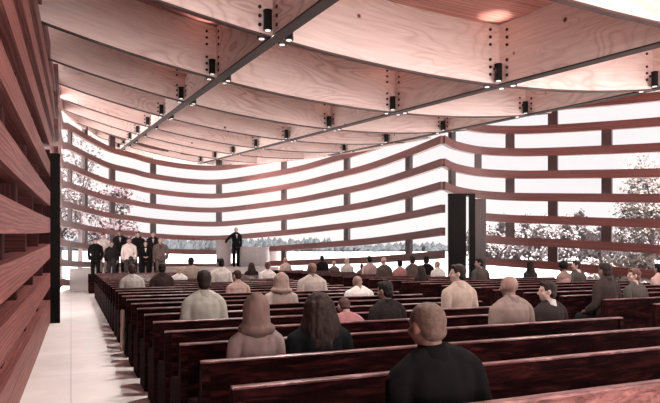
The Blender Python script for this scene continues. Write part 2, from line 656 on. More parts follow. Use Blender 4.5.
# near left wall: deep timber ledges in front of dark boards and posts
def left_wall():
    root = empty('wall_left', (-0.6, 0, 0))
    tag(root, kind='structure')
    ys = [-3, 0, 2.5, 4.9, 7.5, 10, 12.5, 14.75]
    end = [0.30, 1.00, 1.66, 2.24, 2.84, 3.50, 4.18, 4.86, 5.54, 6.22]
    for i, ze in enumerate(end):
        pts = []
        for y in ys:
            t = (14.75 - y) / 9.85
            drop = -(0.02 + 0.36 * min(1, i / 2)) * (t - 0.12 * t * t)
            x = -0.46 - 0.10 * t
            if i == 0: drop = -0.10 * t
            pts.append((x + 0.6, y, ze + drop))
        if i >= 6:
            pts += [(0.16, 17.0, ze + 0.03), (0.17, 19.0, ze + 0.06)]
        c = [(p.x - 0.12, p.y, p.z) for p in catmull(pts, 4)]
        m = MB()
        m.ribbon(c, 0.30, 0.32 if i else 0.5)
        m.build('slat', M['ledge'], root)
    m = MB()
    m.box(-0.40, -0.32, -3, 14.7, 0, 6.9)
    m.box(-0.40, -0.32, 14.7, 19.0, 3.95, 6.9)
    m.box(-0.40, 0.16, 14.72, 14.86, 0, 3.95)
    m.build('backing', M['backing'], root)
    for k, y in enumerate([1.0, 2.4, 3.8, 5.2, 6.6, 8.0, 9.4, 10.8, 12.2, 13.6]):
        for i in range(len(end) - 1):
            if (i + k) % 2: continue
            t = (14.75 - y) / 9.85
            def zz(j):
                d = -0.10 * t if j == 0 else -(0.02 + 0.36 * min(1, j / 2)) * (t - 0.12 * t * t)
                return end[j] + d
            m = MB()
            m.box(-0.32, 0.06 - 0.10 * t, y, y + 0.26, zz(i) + 0.14, zz(i + 1) - 0.14)
            m.build('post', M['ledge_post'], root)
left_wall()

# dark door portals
def portal_left():
    root = empty('door_1', (-0.35, 14.9, 0))
    tag(root, 'black stained timber door panel standing at the end of the left slatted wall', 'door', kind='structure')
    m = MB(); m.box(-0.24, 0.12, 0.0, 0.14, 0, 3.85); m.build('door_panel', M['portal'], root)
    m = MB(); m.box(-0.10, -0.03, 0.14, 0.9, 0, 3.85); m.build('door_jamb', M['portal'], root)
    m = MB(); m.box(-0.25, 0.125, -0.01, 0.15, 3.85, 3.90); m.build('door_cap', M['portal'], root)
portal_left()

def portal_right():
    x0, y0 = at_dist(448.5, 19.2)
    root = empty('door_2', (x0, y0, 0), -YAW)
    tag(root, 'black timber door leaf ajar with a bright slit, at the corner of the slatted walls', 'door', kind='structure')
    k = 19.4 / F_PX
    m = MB(); m.box(0, 17.5 * k, 0, 0.12, 0, 3.5); m.build('door_panel', M['portal'], root)
    m = MB(); m.box(20.8 * k, 26.5 * k, 0.0, 0.14, 0, 3.5); m.build('door_panel', M['portal'], root)
    m = MB(); m.box(0, 26.5 * k, 0.0, 0.14, 3.5, 3.56); m.build('door_head', M['portal'], root)
    m = MB(); m.box(27 * k, 38 * k, 0.10, 0.42, 0, 3.4); m.build('door_post', M['post'], root)
portal_right()

# ------------------------------------------------------------------ roof
S = 3.5
LONG_X = [0.757 * S, 1.898 * S, 2.967 * S]
ROW0 = 2.27 * S
def zb(x, y):
    c = 0.088 + 0.0045 * (6.6 - x)
    return 4.44 + 0.019 * (x - 6.0) ** 2 + c * (y - ROW0)
DEPTH = 1.0
ROOF = [(-0.95, -7.0), (-0.9, 22), (-0.55, 25.2), (0.2, 28.8), (1.2, 32.6), (2.55, 36.2), (3.6, 36.6), (5.2, 35.4), (6.9, 33.4), (8.5, 29.6), (10.0, 25.2), (10.85, 21.8), (11.2, 17), (11.3, -7.0)]  # rear edge pushed back, out of view, to shade the nearer beams
DECK = ROOF[:12] + [(11.3, 17.2), (14.5, 15.6), (18.8, 9.5), (18.8, -7.0)]  # deck extended past the right long beam, unseen, to block the sun

def poly_span(axis, val, ROOF=ROOF):
    out = []
    n = len(ROOF)
    for i in range(n):
        a, b = ROOF[i], ROOF[(i + 1) % n]
        p, q = a[axis], b[axis]
        if (p <= val < q) or (q <= val < p):
            t = (val - p) / (q - p)
            out.append(a[1 - axis] + (b[1 - axis] - a[1 - axis]) * t)
    return (min(out), max(out)) if len(out) >= 2 else None

def ceiling():
    xs_n, ys_n = 36, 90
    v, f, uv = [], [], []
    rows = []
    y0, y1 = -7.0, 36.5
    for j in range(ys_n + 1):
        y = y0 + (y1 - y0) * j / ys_n
        sp = poly_span(1, min(max(y, y0 + 0.001), y1), DECK)
        rows.append((y, sp))
    for dz in (0.0, 0.22):
        for y, (a, b) in rows:
            for i in range(xs_n + 1):
                x = a + (b - a) * i / xs_n
                v.append((x, y, zb(x, y) + DEPTH + dz))
    W = xs_n + 1
    T = W * (ys_n + 1)
    def quad(q):
        f.append(q)
        uv.extend([(v[i][0], v[i][1]) for i in q])
    for j in range(ys_n):
        for i in range(xs_n):
            q = (j * W + i, j * W + i + 1, (j + 1) * W + i + 1, (j + 1) * W + i)
            quad(tuple(reversed(q)))
            quad(tuple(T + i2 for i2 in q))
    for j in range(ys_n):
        for i in (0, xs_n):
            a, b = j * W + i, (j + 1) * W + i
            quad((a, b, T + b, T + a))
    for j in (0, ys_n):
        for i in range(xs_n):
            a, b = j * W + i, j * W + i + 1
            quad((a, b, T + b, T + a))
    o = mesh_obj('ceiling', v, f, M['deck'], None, uv, True)
    for p in o.data.polygons:
        p.use_smooth = False
    tag(o, kind='structure')
ceiling()

def beam(name, fixed_axis, val, a, b, t, label, group, strip_mat, strip_w):
    """plywood beam; its underside follows the roof curve"""
    n = max(8, int((b - a) / 0.6))
    m = MB()
    def pt(s, off, dz):
        x, y = (s, val) if fixed_axis == 1 else (val, s)
        z = zb(x, y) + dz
        return (x, y + off, z) if fixed_axis == 1 else (x + off, y, z)
    ss = [a + (b - a) * i / n for i in range(n + 1)]
    ring = []
    for s in ss:
        base = len(m.v)
        m.v += [pt(s, -t / 2, 0), pt(s, t / 2, 0), pt(s, t / 2, DEPTH), pt(s, -t / 2, DEPTH)]
    for i in range(n):
        for k in range(4):
            q, r = 4 * i + k, 4 * i + (k + 1) % 4
            fq = (q, q + 4, r + 4, r) if fixed_axis == 1 else (q, r, r + 4, q + 4)
            m.f.append(fq)
            vv = {0: 0, 1: 0, 2: DEPTH, 3: DEPTH}
            for j in fq:
                kk = j % 4
                m.uv.append((ss[j // 4] + (0.3 if k in (1, 2) else 0), vv[kk] + (0.05 * kk if k in (0, 2) else 0)))
    for e in (0, n):
        fq = (4 * e, 4 * e + 1, 4 * e + 2, 4 * e + 3)
        m.f.append(fq)
        m.uv += [(0, 0), (t, 0), (t, DEPTH), (0, DEPTH)]
    o = m.build(name, M['ply'])
    bm = bmesh.new(); bm.from_mesh(o.data); bmesh.ops.recalc_face_normals(bm, faces=bm.faces); bm.to_mesh(o.data); bm.free()
    tag(o, label, 'beam', group)
    m2 = MB()
    pts = [pt(s, 0, -0.012) for s in ss]
    m2.ribbon(pts, strip_w, 0.024)
    m2.build('steel_strip' if strip_w > 0.1 else 'edge_strip', strip_mat, o)
    return o

ROWS = [(k, ROW0 + k * S) for k in range(-4, 9)]  # rearmost row is added unseen, to shade the beams ahead of it
cross, longs = {}, {}
names3 = ['left', 'middle', 'right']
for i, x in enumerate(LONG_X):
    a, b = poly_span(0, x)
    longs[i] = beam('long_beam', 0, x, a + 0.05, b - 0.05, 0.10,
                    'long plywood beam with grey steel underside, %s of the three running to the stage' % ['leftmost', 'middle one', 'rightmost'][i],
                    'long roof beams', M['steel'], 0.17)
for k, y in ROWS:
    sp = poly_span(1, y)
    if not sp or y > 36: continue
    cross[k] = beam('cross_beam', 1, y, sp[0] + 0.05, sp[1] - 0.05, 0.075,
                    'curved pale plywood beam %s' % ('added unseen behind the camera to shade the roof' if k == -4 else 'spanning across the pews, %s from the camera' % ORD[k + 3]),
                    'curved cross beams', M['edge'], 0.085)

def rim():
    pts = [(p.x, p.y) for p in catmull([(x, y, 0) for x, y in ROOF[1:13]], 6)]
    m = MB()
    n = len(pts)
    L = 0
    for i, (x, y) in enumerate(pts):
        a, c = pts[max(i - 1, 0)], pts[min(i + 1, n - 1)]
        t = Vector((c[0] - a[0], c[1] - a[1], 0)).normalized()
        nx, ny = -t.y * 0.05, t.x * 0.05
        z = zb(x, y) - 0.03
        m.v += [(x + nx, y + ny, z), (x - nx, y - ny, z), (x - nx, y - ny, z + DEPTH + 0.06), (x + nx, y + ny, z + DEPTH + 0.06)]
    for i in range(n - 1):
        d = (Vector(m.v[4 * i]) - Vector(m.v[4 * i + 4])).length
        for k in range(4):
            q, r = 4 * i + k, 4 * i + (k + 1) % 4
            m.f.append((q, r, r + 4, q + 4))
            va, vb = ((0, 0.1), (0, DEPTH), (DEPTH, DEPTH + 0.1), (DEPTH, 0))[k]
            m.uv += [(L, va), (L, vb), (L + d, vb), (L + d, va)]
        L += d
    m.f += [(3, 2, 1, 0), (4 * n - 4, 4 * n - 3, 4 * n - 2, 4 * n - 1)]
    m.uv += [(0, 0)] * 8
    o = m.build('edge_beam', M['ply'])
    tag(o, 'pale plywood fascia curving around the far edge of the roof', 'beam')
rim()

# downlights in the four corners of each crossing, bolts in columns
def make_downlight():
    root = empty('downlight', (0, 0, 0))
    m = MB(); m.cyl((0, 0, 0.012), 0.060, 0.25, n=18); m.cyl((0, 0, 0.0), 0.064, 0.05, n=18); m.cyl((0, 0, 0.25), 0.064, 0.03, n=18)
    m.build('housing', M['black'], root)
    m = MB(); m.cyl((0, 0, -0.004), 0.040, 0.006, n=16); m.build('lens', M['lens'], root)
    m = MB(); m.box(-0.015, 0.015, 0.06, 0.14, 0.2, 0.24); m.build('bracket', M['black'], root)
    return root
light_proto = make_downlight()
first_light = [True]
def bolts_on(o, cx, cy, face, z0):
    m = MB()
    for c in (0,):
        for q in range(7):
            if q == 3: continue
            zq = z0 + 0.12 + q * 0.125
            if face == 'y':
                m.cyl((cx, cy - 0.018, zq), 0.026, 0.02, axis='y', n=8)
            else:
                m.cyl((cx - 0.018, cy, zq), 0.026, 0.02, axis='x', n=8)
    b = m.build('bolts', M['bolt'], o)
corner_n = {(-1, -1): 'near left', (1, -1): 'near right', (-1, 1): 'far left', (1, 1): 'far right'}
glow, beams_down = [], []
for i, x in enumerate(LONG_X):
    a, b = poly_span(0, x)
    for k, y in ROWS:
        if k not in cross or not (a + 0.3 < y < b - 0.1) or k < -2: continue
        z = zb(x, y)
        bolts_on(cross[k], x - 0.24, y - 0.0375, 'y', z + 0.02)
        bolts_on(longs[i], x - 0.05, y - 0.24, 'x', z - 0.02)
        for (sx, sy), nm in corner_n.items():
            if k > 3 and sy > 0 and sx > 0: continue
            lp = light_proto if first_light[0] else copy_tree(light_proto)
            first_light[0] = False
            lx, ly = x + sx * 0.155, y + sy * 0.145
            lp.location = (lx, ly, zb(lx, ly) + (0.03 if (sx, sy) == (-1, -1) else -0.02))
            lp.rotation_euler = (0, 0, 0 if sy < 0 else pi)
            tag(lp, 'black downlight at the %s corner of the %s long beam and %s cross beam' % (nm, names3[i], ORD[max(0, k + 3)]), 'downlight', 'downlights at the beam crossings')
            if (sx, sy) == (-1, -1) and k <= (4, 4, 1)[i]: beams_down.append(lp)
            if (sx, sy) == (-1, -1) and k <= 2:
                glow.append((lp, lx, ly))
for lp in beams_down:
    d = bpy.data.lights.new('downlight_beam', 'SPOT')
    d.energy = 600
    d.spot_size = radians(116)
    d.spot_blend = 0.7
    d.color = (1, 0.93, 0.88)
    d.shadow_soft_size = 0.05
    o = bpy.data.objects.new('downlight_beam', d)
    o.parent = lp
    o.location = (0, 0, -0.05)
    COL.objects.link(o)
for lp, lx, ly in glow:
    d = bpy.data.lights.new('uplight', 'SPOT')
    d.energy = 70
    d.spot_size = radians(54)
    d.spot_blend = 1
    d.color = (1, 0.82, 0.74)
    d.shadow_soft_size = 0.06
    o = bpy.data.objects.new('uplight', d)
    o.parent = lp
    o.location = (-0.02, -0.02, 0.32)
    o.rotation_euler = Vector((-0.35, -0.3, 1.0)).to_track_quat('-Z', 'Y').to_euler()
    COL.objects.link(o)

# ------------------------------------------------------------------ pews
PEW_Z = 0.895
def make_pew(x0, x1):
    L = x1 - x0
    root = empty('pew', (0, 0, 0))
    m = MB(); m.prism([(-0.03, 0.10), (0.03, 0.10), (0.0, PEW_Z - 0.014), (-0.045, PEW_Z - 0.014)], 0.02, L - 0.02); m.build('backrest', M['pew'], root)
    m = MB(); m.prism([(-0.054, PEW_Z - 0.015), (0.000, PEW_Z - 0.015), (0.002, PEW_Z - 0.005), (-0.004, PEW_Z), (-0.048, PEW_Z), (-0.055, PEW_Z - 0.005)], 0.0, L); m.build('top_rail', M['pew_cap'], root)
    m = MB(); m.prism([(0.02, 0.40), (0.43, 0.415), (0.44, 0.43), (0.43, 0.445), (0.02, 0.43)], 0.03, L - 0.03); m.build('seat', M['pew'], root)
    m = MB(); m.prism([(0.30, 0.02), (0.33, 0.02), (0.33, 0.41), (0.30, 0.41)], 0.06, L - 0.06); m.build('seat_rail', M['pew'], root)
    m = MB(); m.prism([(-0.05, 0.0), (0.03, 0.0), (0.03, 0.13), (-0.05, 0.13)], 0.02, L - 0.02); m.build('plinth', M['pew'], root)
    prof = [(-0.055, 0), (0.46, 0), (0.46, 0.50), (0.44, 0.54), (0.38, 0.56), (0.14, 0.58), (0.07, 0.62), (0.03, 0.70), (0.012, PEW_Z - 0.022), (-0.06, PEW_Z - 0.022)]
    for a in (0.0, L - 0.055):
        m = MB(); m.prism(prof, a, a + 0.055); m.build('end_panel', M['pew'], root)
    return root

row_y = lambda k: 2.28 + 0.81 * k
right_y = lambda j: 5.75 + 0.86 * j
who_left = {0: 'under the shaven man in black', 2: 'with the hooded person and the woman in black', 3: 'with the bald man in tan', 4: 'with the child in pink',
            5: 'with the man in the pale jacket', 7: 'with the person in the beige hood', 8: 'with the man in the white shirt', 10: 'with the bare shouldered person'}
pl = make_pew(0.78, 5.60)
for k in range(26):
    p = pl if k == 0 else copy_tree(pl)
    p.location = (0.78, row_y(k), 0)
    tag(p, ('left block pew %s from the camera, %s' % (ORD[k], who_left[k])) if k in who_left else 'dark red wooden pew in the left block, %s row from the camera' % ORD[k], 'pew', 'left block pews')
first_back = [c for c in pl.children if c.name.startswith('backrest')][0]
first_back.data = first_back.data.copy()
first_back.data.materials[0] = M['pew_lit']
first_back['label'] = 'lit paler backrest'
for j in range(-2, 22):
    y = right_y(j)
    x1 = 13.3 if y < 14.0 else (10.7 if y < 19.5 else (10.0 if y < 22.3 else 9.2))
    if y > 14.0 and y < 19.5: x1 = 10.9 - (y - 14) * 0.05
    p = make_pew(7.5, x1)
    p.location = (7.5, y, 0)
    tag(p, 'dark red wooden pew in the right block across the aisle, %s row from the camera' % ORD[j + 2], 'pew', 'right block pews')

# ------------------------------------------------------------------ stage, altar, choir steps
ST_Y, ST_Z = 27.6, 0.95
def stage():
    m = MB()
    pol = [(-0.06, 27.6), (9.4, 27.6), (8.7, 29.2), (7.9, 30.3), (1.4, 30.2), (0.5, 29.2)]
    n = len(pol)
    m.v = [(x, y, z) for z in (0, ST_Z) for x, y in pol]
    m.f = [tuple(reversed(range(n))), tuple(range(n, 2 * n))] + [(i, (i + 1) % n, n + (i + 1) % n, n + i) for i in range(n)]
    m.uv = [(0, 0)] * (2 * n + 4 * n)
    o = m.build('stage', M['stage'])
    tag(o, 'long pale grey concrete platform across the front of the hall', 'stage')
stage()
def riser():
    root = empty('choir_riser', (0.66, 25.25, 0))
    tag(root, 'dark stepped riser that the choir stands on in front of the platform', 'riser')
    m = MB(); m.box(0, 3.7, 0, 0.85, 0, 0.44); m.build('step', M['pew'], root)
    m = MB(); m.box(0, 3.7, 0.85, 1.7, 0, 0.74); m.build('step', M['pew'], root)
riser()
def altar_block(u0, u1, v_top, y, name, label, cat, depth):
    x0, _ = at_row(u0, y)
    x1, _ = at_row(u1, y)
    a, b = ray((u0 + u1) / 2)
    d = y / b
    z1 = z_at(v_top, d)
    root = empty(name, ((x0 + x1) / 2, y + depth / 2, ST_Z))
    tag(root, label, cat)
    w = (x1 - x0) / 2
    h = z1 - ST_Z
    m = MB(); m.box(-w, w, -depth / 2, depth / 2, 0.05, h - 0.06); m.build('body', M['stone'], root)
    m = MB(); m.box(-w - 0.02, w + 0.02, -depth / 2 - 0.02, depth / 2 + 0.02, h - 0.06, h); m.build('top_slab', M['stone'], root)
    m = MB(); m.box(-w + 0.03, w - 0.03, -depth / 2 + 0.03, depth / 2 - 0.03, 0, 0.05); m.build('base', M['stone'], root)
    return root
altar_block(218.5, 231, 240, 28.35, 'lectern', 'tall narrow pale stone lectern beside the standing preacher', 'lectern', 0.5)
altar_block(241, 282.5, 246.8, 28.7, 'altar', 'wide low pale grey stone altar on the platform, right of the preacher', 'altar', 0.7)

# ------------------------------------------------------------------ trees outside
def tree_mesh_parts(seed, height, crown_r, crown_z0, n_leaf, leaf, bare=0.0, conifer=False):
    r = random.Random(seed)
    wood = MB()
    def limb(p, q, r0, r1, n=6):
        p, q = Vector(p), Vector(q)
        d = (q - p)
        if d.length < 1e-4: return
        zax = d.normalized()
        xax = zax.orthogonal().normalized()
        yax = zax.cross(xax)
        b = len(wood.v)
        for c, rr in ((p, r0), (q, r1)):
            for i in range(n):
                a = 2 * pi * i / n
                wood.v.append(tuple(c + xax * rr * cos(a) + yax * rr * sin(a)))
        for i in range(n):
            j = (i + 1) % n
            wood.f.append((b + i, b + j, b + n + j, b + n + i))
            wood.uv += [(0, 0)] * 4
    top = height * (0.95 if conifer else 0.62)
    R0 = 0.012 * height + 0.05
    limb((0, 0, -0.6), (0.05 * height * 0.1, 0, top * 0.5), R0, R0 * 0.7)
    limb((0.05 * height * 0.1, 0, top * 0.5), (0, 0, top), R0 * 0.7, R0 * 0.2)
    tips = []
    nb = 22 if not conifer else 30
    for i in range(nb):
        t = r.uniform(0.25, 1)
        z0 = crown_z0 * 0.7 + (top - crown_z0 * 0.7) * t
        a = r.uniform(0, 2 * pi)
        if conifer:
            rr = crown_r * (1 - (z0 / height)) * r.uniform(0.8, 1.1) + 0.1
            q = Vector((rr * cos(a), rr * sin(a), z0 - 0.15 * rr))
        else:
            ph = r.uniform(0.1, 1.0)
            q = Vector((crown_r * r.uniform(0.55, 1.0) * cos(a) * cos(ph * 1.2), crown_r * r.uniform(0.55, 1.0) * sin(a) * cos(ph * 1.2), crown_z0 + (height - crown_z0) * (0.15 + 0.8 * ph * r.uniform(0.7, 1.0))))
        p = Vector((0, 0, z0 if conifer else min(z0, q.z)))
        mid = p.lerp(q, 0.5) + Vector((0, 0, 0.06 * height * r.uniform(0, 1)))
        limb(p, mid, R0 * 0.3, R0 * 0.18, 5)
        limb(mid, q, R0 * 0.18, R0 * 0.05, 4)
        tips.append((mid, q))
        for _ in range(4):
            s_ = p.lerp(q, r.uniform(0.4, 0.95))
            e = s_ + Vector((r.gauss(0, 1), r.gauss(0, 1), r.gauss(0.3, 0.7))) * crown_r * 0.22
            limb(s_, e, R0 * 0.07, R0 * 0.03, 3)
            tips.append((s_, e))
    lf = MB()
    for _ in range(n_leaf):
        a, b = r.choice(tips)
        c = a.lerp(b, r.uniform(0.2, 1.1)) + Vector((r.gauss(0, 1), r.gauss(0, 1), r.gauss(0, 1))) * crown_r * 0.10
        u_ = Vector((r.gauss(0, 1), r.gauss(0, 1), r.gauss(0, 1))).normalized()
        w_ = u_.orthogonal().normalized()
        l1 = leaf * r.uniform(0.6, 1.4)
        l2 = l1 * r.uniform(0.5, 0.8)
        bb = len(lf.v)
        lf.v += [tuple(c - u_ * l1), tuple(c + w_ * l2), tuple(c + u_ * l1), tuple(c - w_ * l2)]
        lf.f.append((bb, bb + 1, bb + 2, bb + 3))
        lf.uv += [(0, 0)] * 4
    return wood, lf

def leaf_mat(name, c1, c2):
    m, n, l, b = new_mat(name)
    tc = n.new('ShaderNodeTexCoord')
    no = n.new('ShaderNodeTexNoise')
    no.inputs['Scale'].default_value = 1.6
    no.inputs['Detail'].default_value = 5
    l.new(tc.outputs['Object'], no.inputs['Vector'])
    r = ramp(n, [(0.35, c1), (0.65, c2)])
    l.new(no.outputs['Fac'], r.inputs['Fac'])
    l.new(r.outputs['Color'], b.inputs['Base Color'])
    b.inputs['Roughness'].default_value = 0.9
    b.inputs['Specular IOR Level'].default_value = 0.1
    return m
M['leaf_pink'] = leaf_mat('autumn_pink_leaves', srgb(52, 43, 46), srgb(74, 61, 62))
M['leaf_grey'] = leaf_mat('hazy_grey_leaves', srgb(78, 73, 75), srgb(102, 95, 94))  # haze over the distant forest painted into the leaf colour
M['leaf_teal'] = leaf_mat('teal_grey_conifer', srgb(29, 31, 33), srgb(40, 42, 44))  # grey tint paints in the haze over the far shore
M['leaf_beige'] = leaf_mat('beige_grey_leaves', srgb(72, 65, 63), srgb(98, 89, 84))
M['bark2'] = plain('weathered_bark', srgb(52, 42, 42), 0.9, 0, 4, 0.2)

def tree(u, d, gz, h, cr, cz, nl, leaf, mat, seed, label, cat='tree', group=None, name='tree', conifer=False):
    x, y = at_dist(u, d)
    root = empty(name, (x, y, gz), seed * 1.7)
    tag(root, label, cat, group)
    w, lf = tree_mesh_parts(seed, h, cr, cz, nl, leaf, conifer=conifer)
    w.build('trunk', M['bark2'], root)
    lf.build('foliage', mat, root)
    return root
tree(80, 40, -0.4, 12.2, 2.6, 2.2, 1500, 0.10, M['leaf_grey'], 3, 'tall grey tree with thin leaves outside the left end of the glazed wall', group=None)
tree(112, 46, -0.4, 9.2, 2.4, 1.5, 2000, 0.13, M['leaf_pink'], 5, 'rounder pinkish autumn tree outside, behind the choir')
tree(60, 47, -0.4, 10.5, 2.6, 1.8, 2000, 0.12, M['leaf_pink'], 8, 'pinkish autumn tree outside, beside the black left door panel')
tree(652, 42, -0.4, 10.2, 3.6, 1.6, 5200, 0.13, M['leaf_beige'], 11, 'large beige leafy tree outside the right slatted wall')
def shrub(u, d, h, r, seed, label):
    x, y = at_dist(u, d)
    root = empty('shrub', (x, y, -0.4), seed)
    tag(root, label, 'shrub', None)
    w, lf = tree_mesh_parts(seed, h, r, 0.15 * h, 1500, 0.11)
    w.build('stem', M['bark2'], root)
    lf.build('foliage', M['leaf_beige'], root)
shrub(603, 33, 1.45, 1.5, 21, 'low grey green shrub outside behind the man in the dark brown suit')
shrub(636, 32, 1.9, 1.6, 22, 'taller grey green shrub outside at the right edge of the hall')

def base_z(d):
    prof = [(0, -0.4), (30, -0.4), (60, -0.45), (90, 0.3), (140, 1.0), (220, 2.4), (300, 3.4), (420, 4.5)]
    for (a, z0), (b, z1) in zip(prof, prof[1:]):
        if d <= b: return z0 + (z1 - z0) * (d - a) / (b - a)
    return 4.5
# pale grey forest beyond the right wall
kinds = [tree_mesh_parts(31, 9.5, 3.4, 0.4, 3600, 0.26), tree_mesh_parts(32, 8.0, 3.2, 0.3, 3200, 0.26), tree_mesh_parts(33, 10.5, 2.2, 0.4, 2600, 0.24, conifer=True)]
built = [None] * 3
rf = random.Random(4)
fu = [478, 487, 494, 503, 512, 520, 529, 537, 546, 555, 563, 571, 580, 588, 597, 605, 613, 622, 630, 639, 648, 657, 668, 680, 692] + [481, 490, 499, 508, 516, 525, 533, 542, 551, 559, 567, 576, 584, 593, 601, 609, 618, 626, 635, 644, 652, 662]
names_k = ['broad pale grey tree of the forest beyond the right wall', 'low rounded grey tree of the forest beyond the right wall', 'pointed grey conifer of the forest beyond the right wall']
for i, u in enumerate(fu):
    k = [0, 1, 0, 2, 1, 0, 0, 1, 2][i % 9]
    d = rf.uniform(82, 108)
    if built[k] is None:
        root = empty('forest_tree', (0, 0, 0))
        kinds[k][0].build('trunk', M['bark2'], root)
        kinds[k][1].build('foliage', M['leaf_grey'], root)
        built[k] = root
        t = root
    else:
        t = copy_tree(built[k])
    x, y = at_dist(u, d)
    t.location = (x, y, base_z(sqrt((x - 8) ** 2 + (y - 14) ** 2)) - 0.8)
    t.rotation_euler = (0, 0, rf.uniform(0, 6.28))
    hs = rf.uniform(0.72, 0.95) * (1.0 if u < 590 else 0.85)
    t.scale = (hs, hs, hs)
    tag(t, names_k[k], 'tree', 'forest trees beyond the right wall')

# far shore: nobody could count these trees
def far_shore():
    m = MB()
    r = random.Random(12)
    u = 40.0
    while u < 480:
        d = r.uniform(225, 275)
        x, y = at_dist(u, d)
        z = base_z(sqrt((x - 8) ** 2 + (y - 14) ** 2)) - 0.4
        h = r.uniform(2.2, 5.2) * (1.25 if u < 330 else 0.85)
        w = r.uniform(1.1, 2.6)
        n = 7
        prof = [(0.85, 0.0), (1.0, 0.3), (0.75, 0.6), (0.4, 0.82), (0.06, 1.0)]
        b = len(m.v)
        for rr, hh in prof:
            for i in range(n):
                a = 2 * pi * i / n
                k = rr * w * r.uniform(0.75, 1.2)
                m.v.append((x + k * cos(a), y + k * sin(a), z + h * hh * r.uniform(0.93, 1.05)))
        for q in range(len(prof) - 1):
            for i in range(n):
                j = (i + 1) % n
                m.f.append((b + q * n + i, b + q * n + j, b + (q + 1) * n + j, b + (q + 1) * n + i))
                m.uv += [(0, 0)] * 4
        u += r.uniform(0.5, 1.3)
    o = m.build('far_forest', M['leaf_teal'])
    tag(o, 'grey line of trees along the far snowy shore', 'forest', None, 'stuff')
far_shore()

# ------------------------------------------------------------------ people
class Soft:
    """overlapping rounded shapes that are fused into one skin by a voxel remesh"""
    def __init__(s):
        s.v, s.f = [], []
    def rings(s, rs):
        b = len(s.v)
        n = len(rs[0])
        for r in rs: s.v += [tuple(p) for p in r]
        for k in range(len(rs) - 1):
            for i in range(n):
                j = (i + 1) % n
                s.f.append((b + k * n + i, b + k * n + j, b + (k + 1) * n + j, b + (k + 1) * n + i))
        s.f.append(tuple(b + i for i in reversed(range(n))))
        e = b + (len(rs) - 1) * n
        s.f.append(tuple(e + i for i in range(n)))
    def cap(s, p, q, r0, r1, n=14):
        p, q = Vector(p), Vector(q)
        d = q - p
        z = d.normalized() if d.length > 1e-6 else Vector((0, 0, 1))
        x = z.orthogonal().normalized()
        y = z.cross(x)
        rs = []
        for k in range(5):
            a = -pi / 2 + (pi / 2) * (k + 0.3) / 5
            rs.append((p + z * r0 * sin(a), r0 * cos(a)))
        rs.append((p, r0))
        rs.append((q, r1))
        for k in range(1, 6):
            a = (pi / 2) * (k - 0.3) / 5
            rs.append((q + z * r1 * sin(a), r1 * cos(a)))
        s.rings([[c + (x * cos(2 * pi * i / n) + y * sin(2 * pi * i / n)) * r for i in range(n)] for c, r in rs])
    def chain(s, pts):
        for a, b in zip(pts[:-1], pts[1:]):
            s.cap(a[0], b[0], a[1], b[1])
    def ell(s, c, r, rot=None, n=18, m=12):
        rs = []
        R_ = rot if rot is not None else Matrix.Identity(3)
        for k in range(m):
            a = -pi / 2 + pi * (k + 0.35) / (m - 0.3)
            rs.append([Vector(c) + R_ @ Vector((r[0] * cos(a) * cos(2 * pi * i / n), r[1] * cos(a) * sin(2 * pi * i / n), r[2] * sin(a))) for i in range(n)])
        s.rings(rs)
    def loft(s, secs, n=24, e=2.3):
        # secs: (z, half width, half depth, centre y)
        rs = []
        for z, a, b, cy in secs:
            ring = []
            for i in range(n):
                t = 2 * pi * i / n
                c, q = cos(t), sin(t)
                ring.append(Vector((a * abs(c) ** (2 / e) * (1 if c >= 0 else -1), cy + b * abs(q) ** (2 / e) * (1 if q >= 0 else -1), z)))
            rs.append(ring)
        s.rings(rs)
    def turn(s, i0, M4):
        for i in range(i0, len(s.v)):
            s.v[i] = tuple(M4 @ Vector(s.v[i]))
    def fuse(s, name, voxel, smooth=4, wrinkle=0.0, ws=9.0):
        me = bpy.data.meshes.new(name)
        me.from_pydata(s.v, [], s.f)
        o = bpy.data.objects.new(name, me)
        COL.objects.link(o)
        md = o.modifiers.new('r', 'REMESH'); md.mode = 'VOXEL'; md.voxel_size = voxel; md.use_smooth_shade = True
        ms = o.modifiers.new('s', 'SMOOTH'); ms.iterations = smooth; ms.factor = 0.5
        dg = bpy.context.evaluated_depsgraph_get()
        out = bpy.data.meshes.new_from_object(o.evaluated_get(dg))
        out.name = name
        bpy.data.objects.remove(o)
        bpy.data.meshes.remove(me)
        if wrinkle:
            nrm = [v.normal.copy() for v in out.vertices]
            for v, n_ in zip(out.vertices, nrm):
                p = Vector((v.co.x * ws * 1.3, v.co.y * ws * 1.3, v.co.z * ws * 0.55))
                v.co += n_ * wrinkle * (noise.noise(p) + 0.5 * noise.noise(p * 2.1))
        for p in out.polygons: p.use_smooth = True
        return out

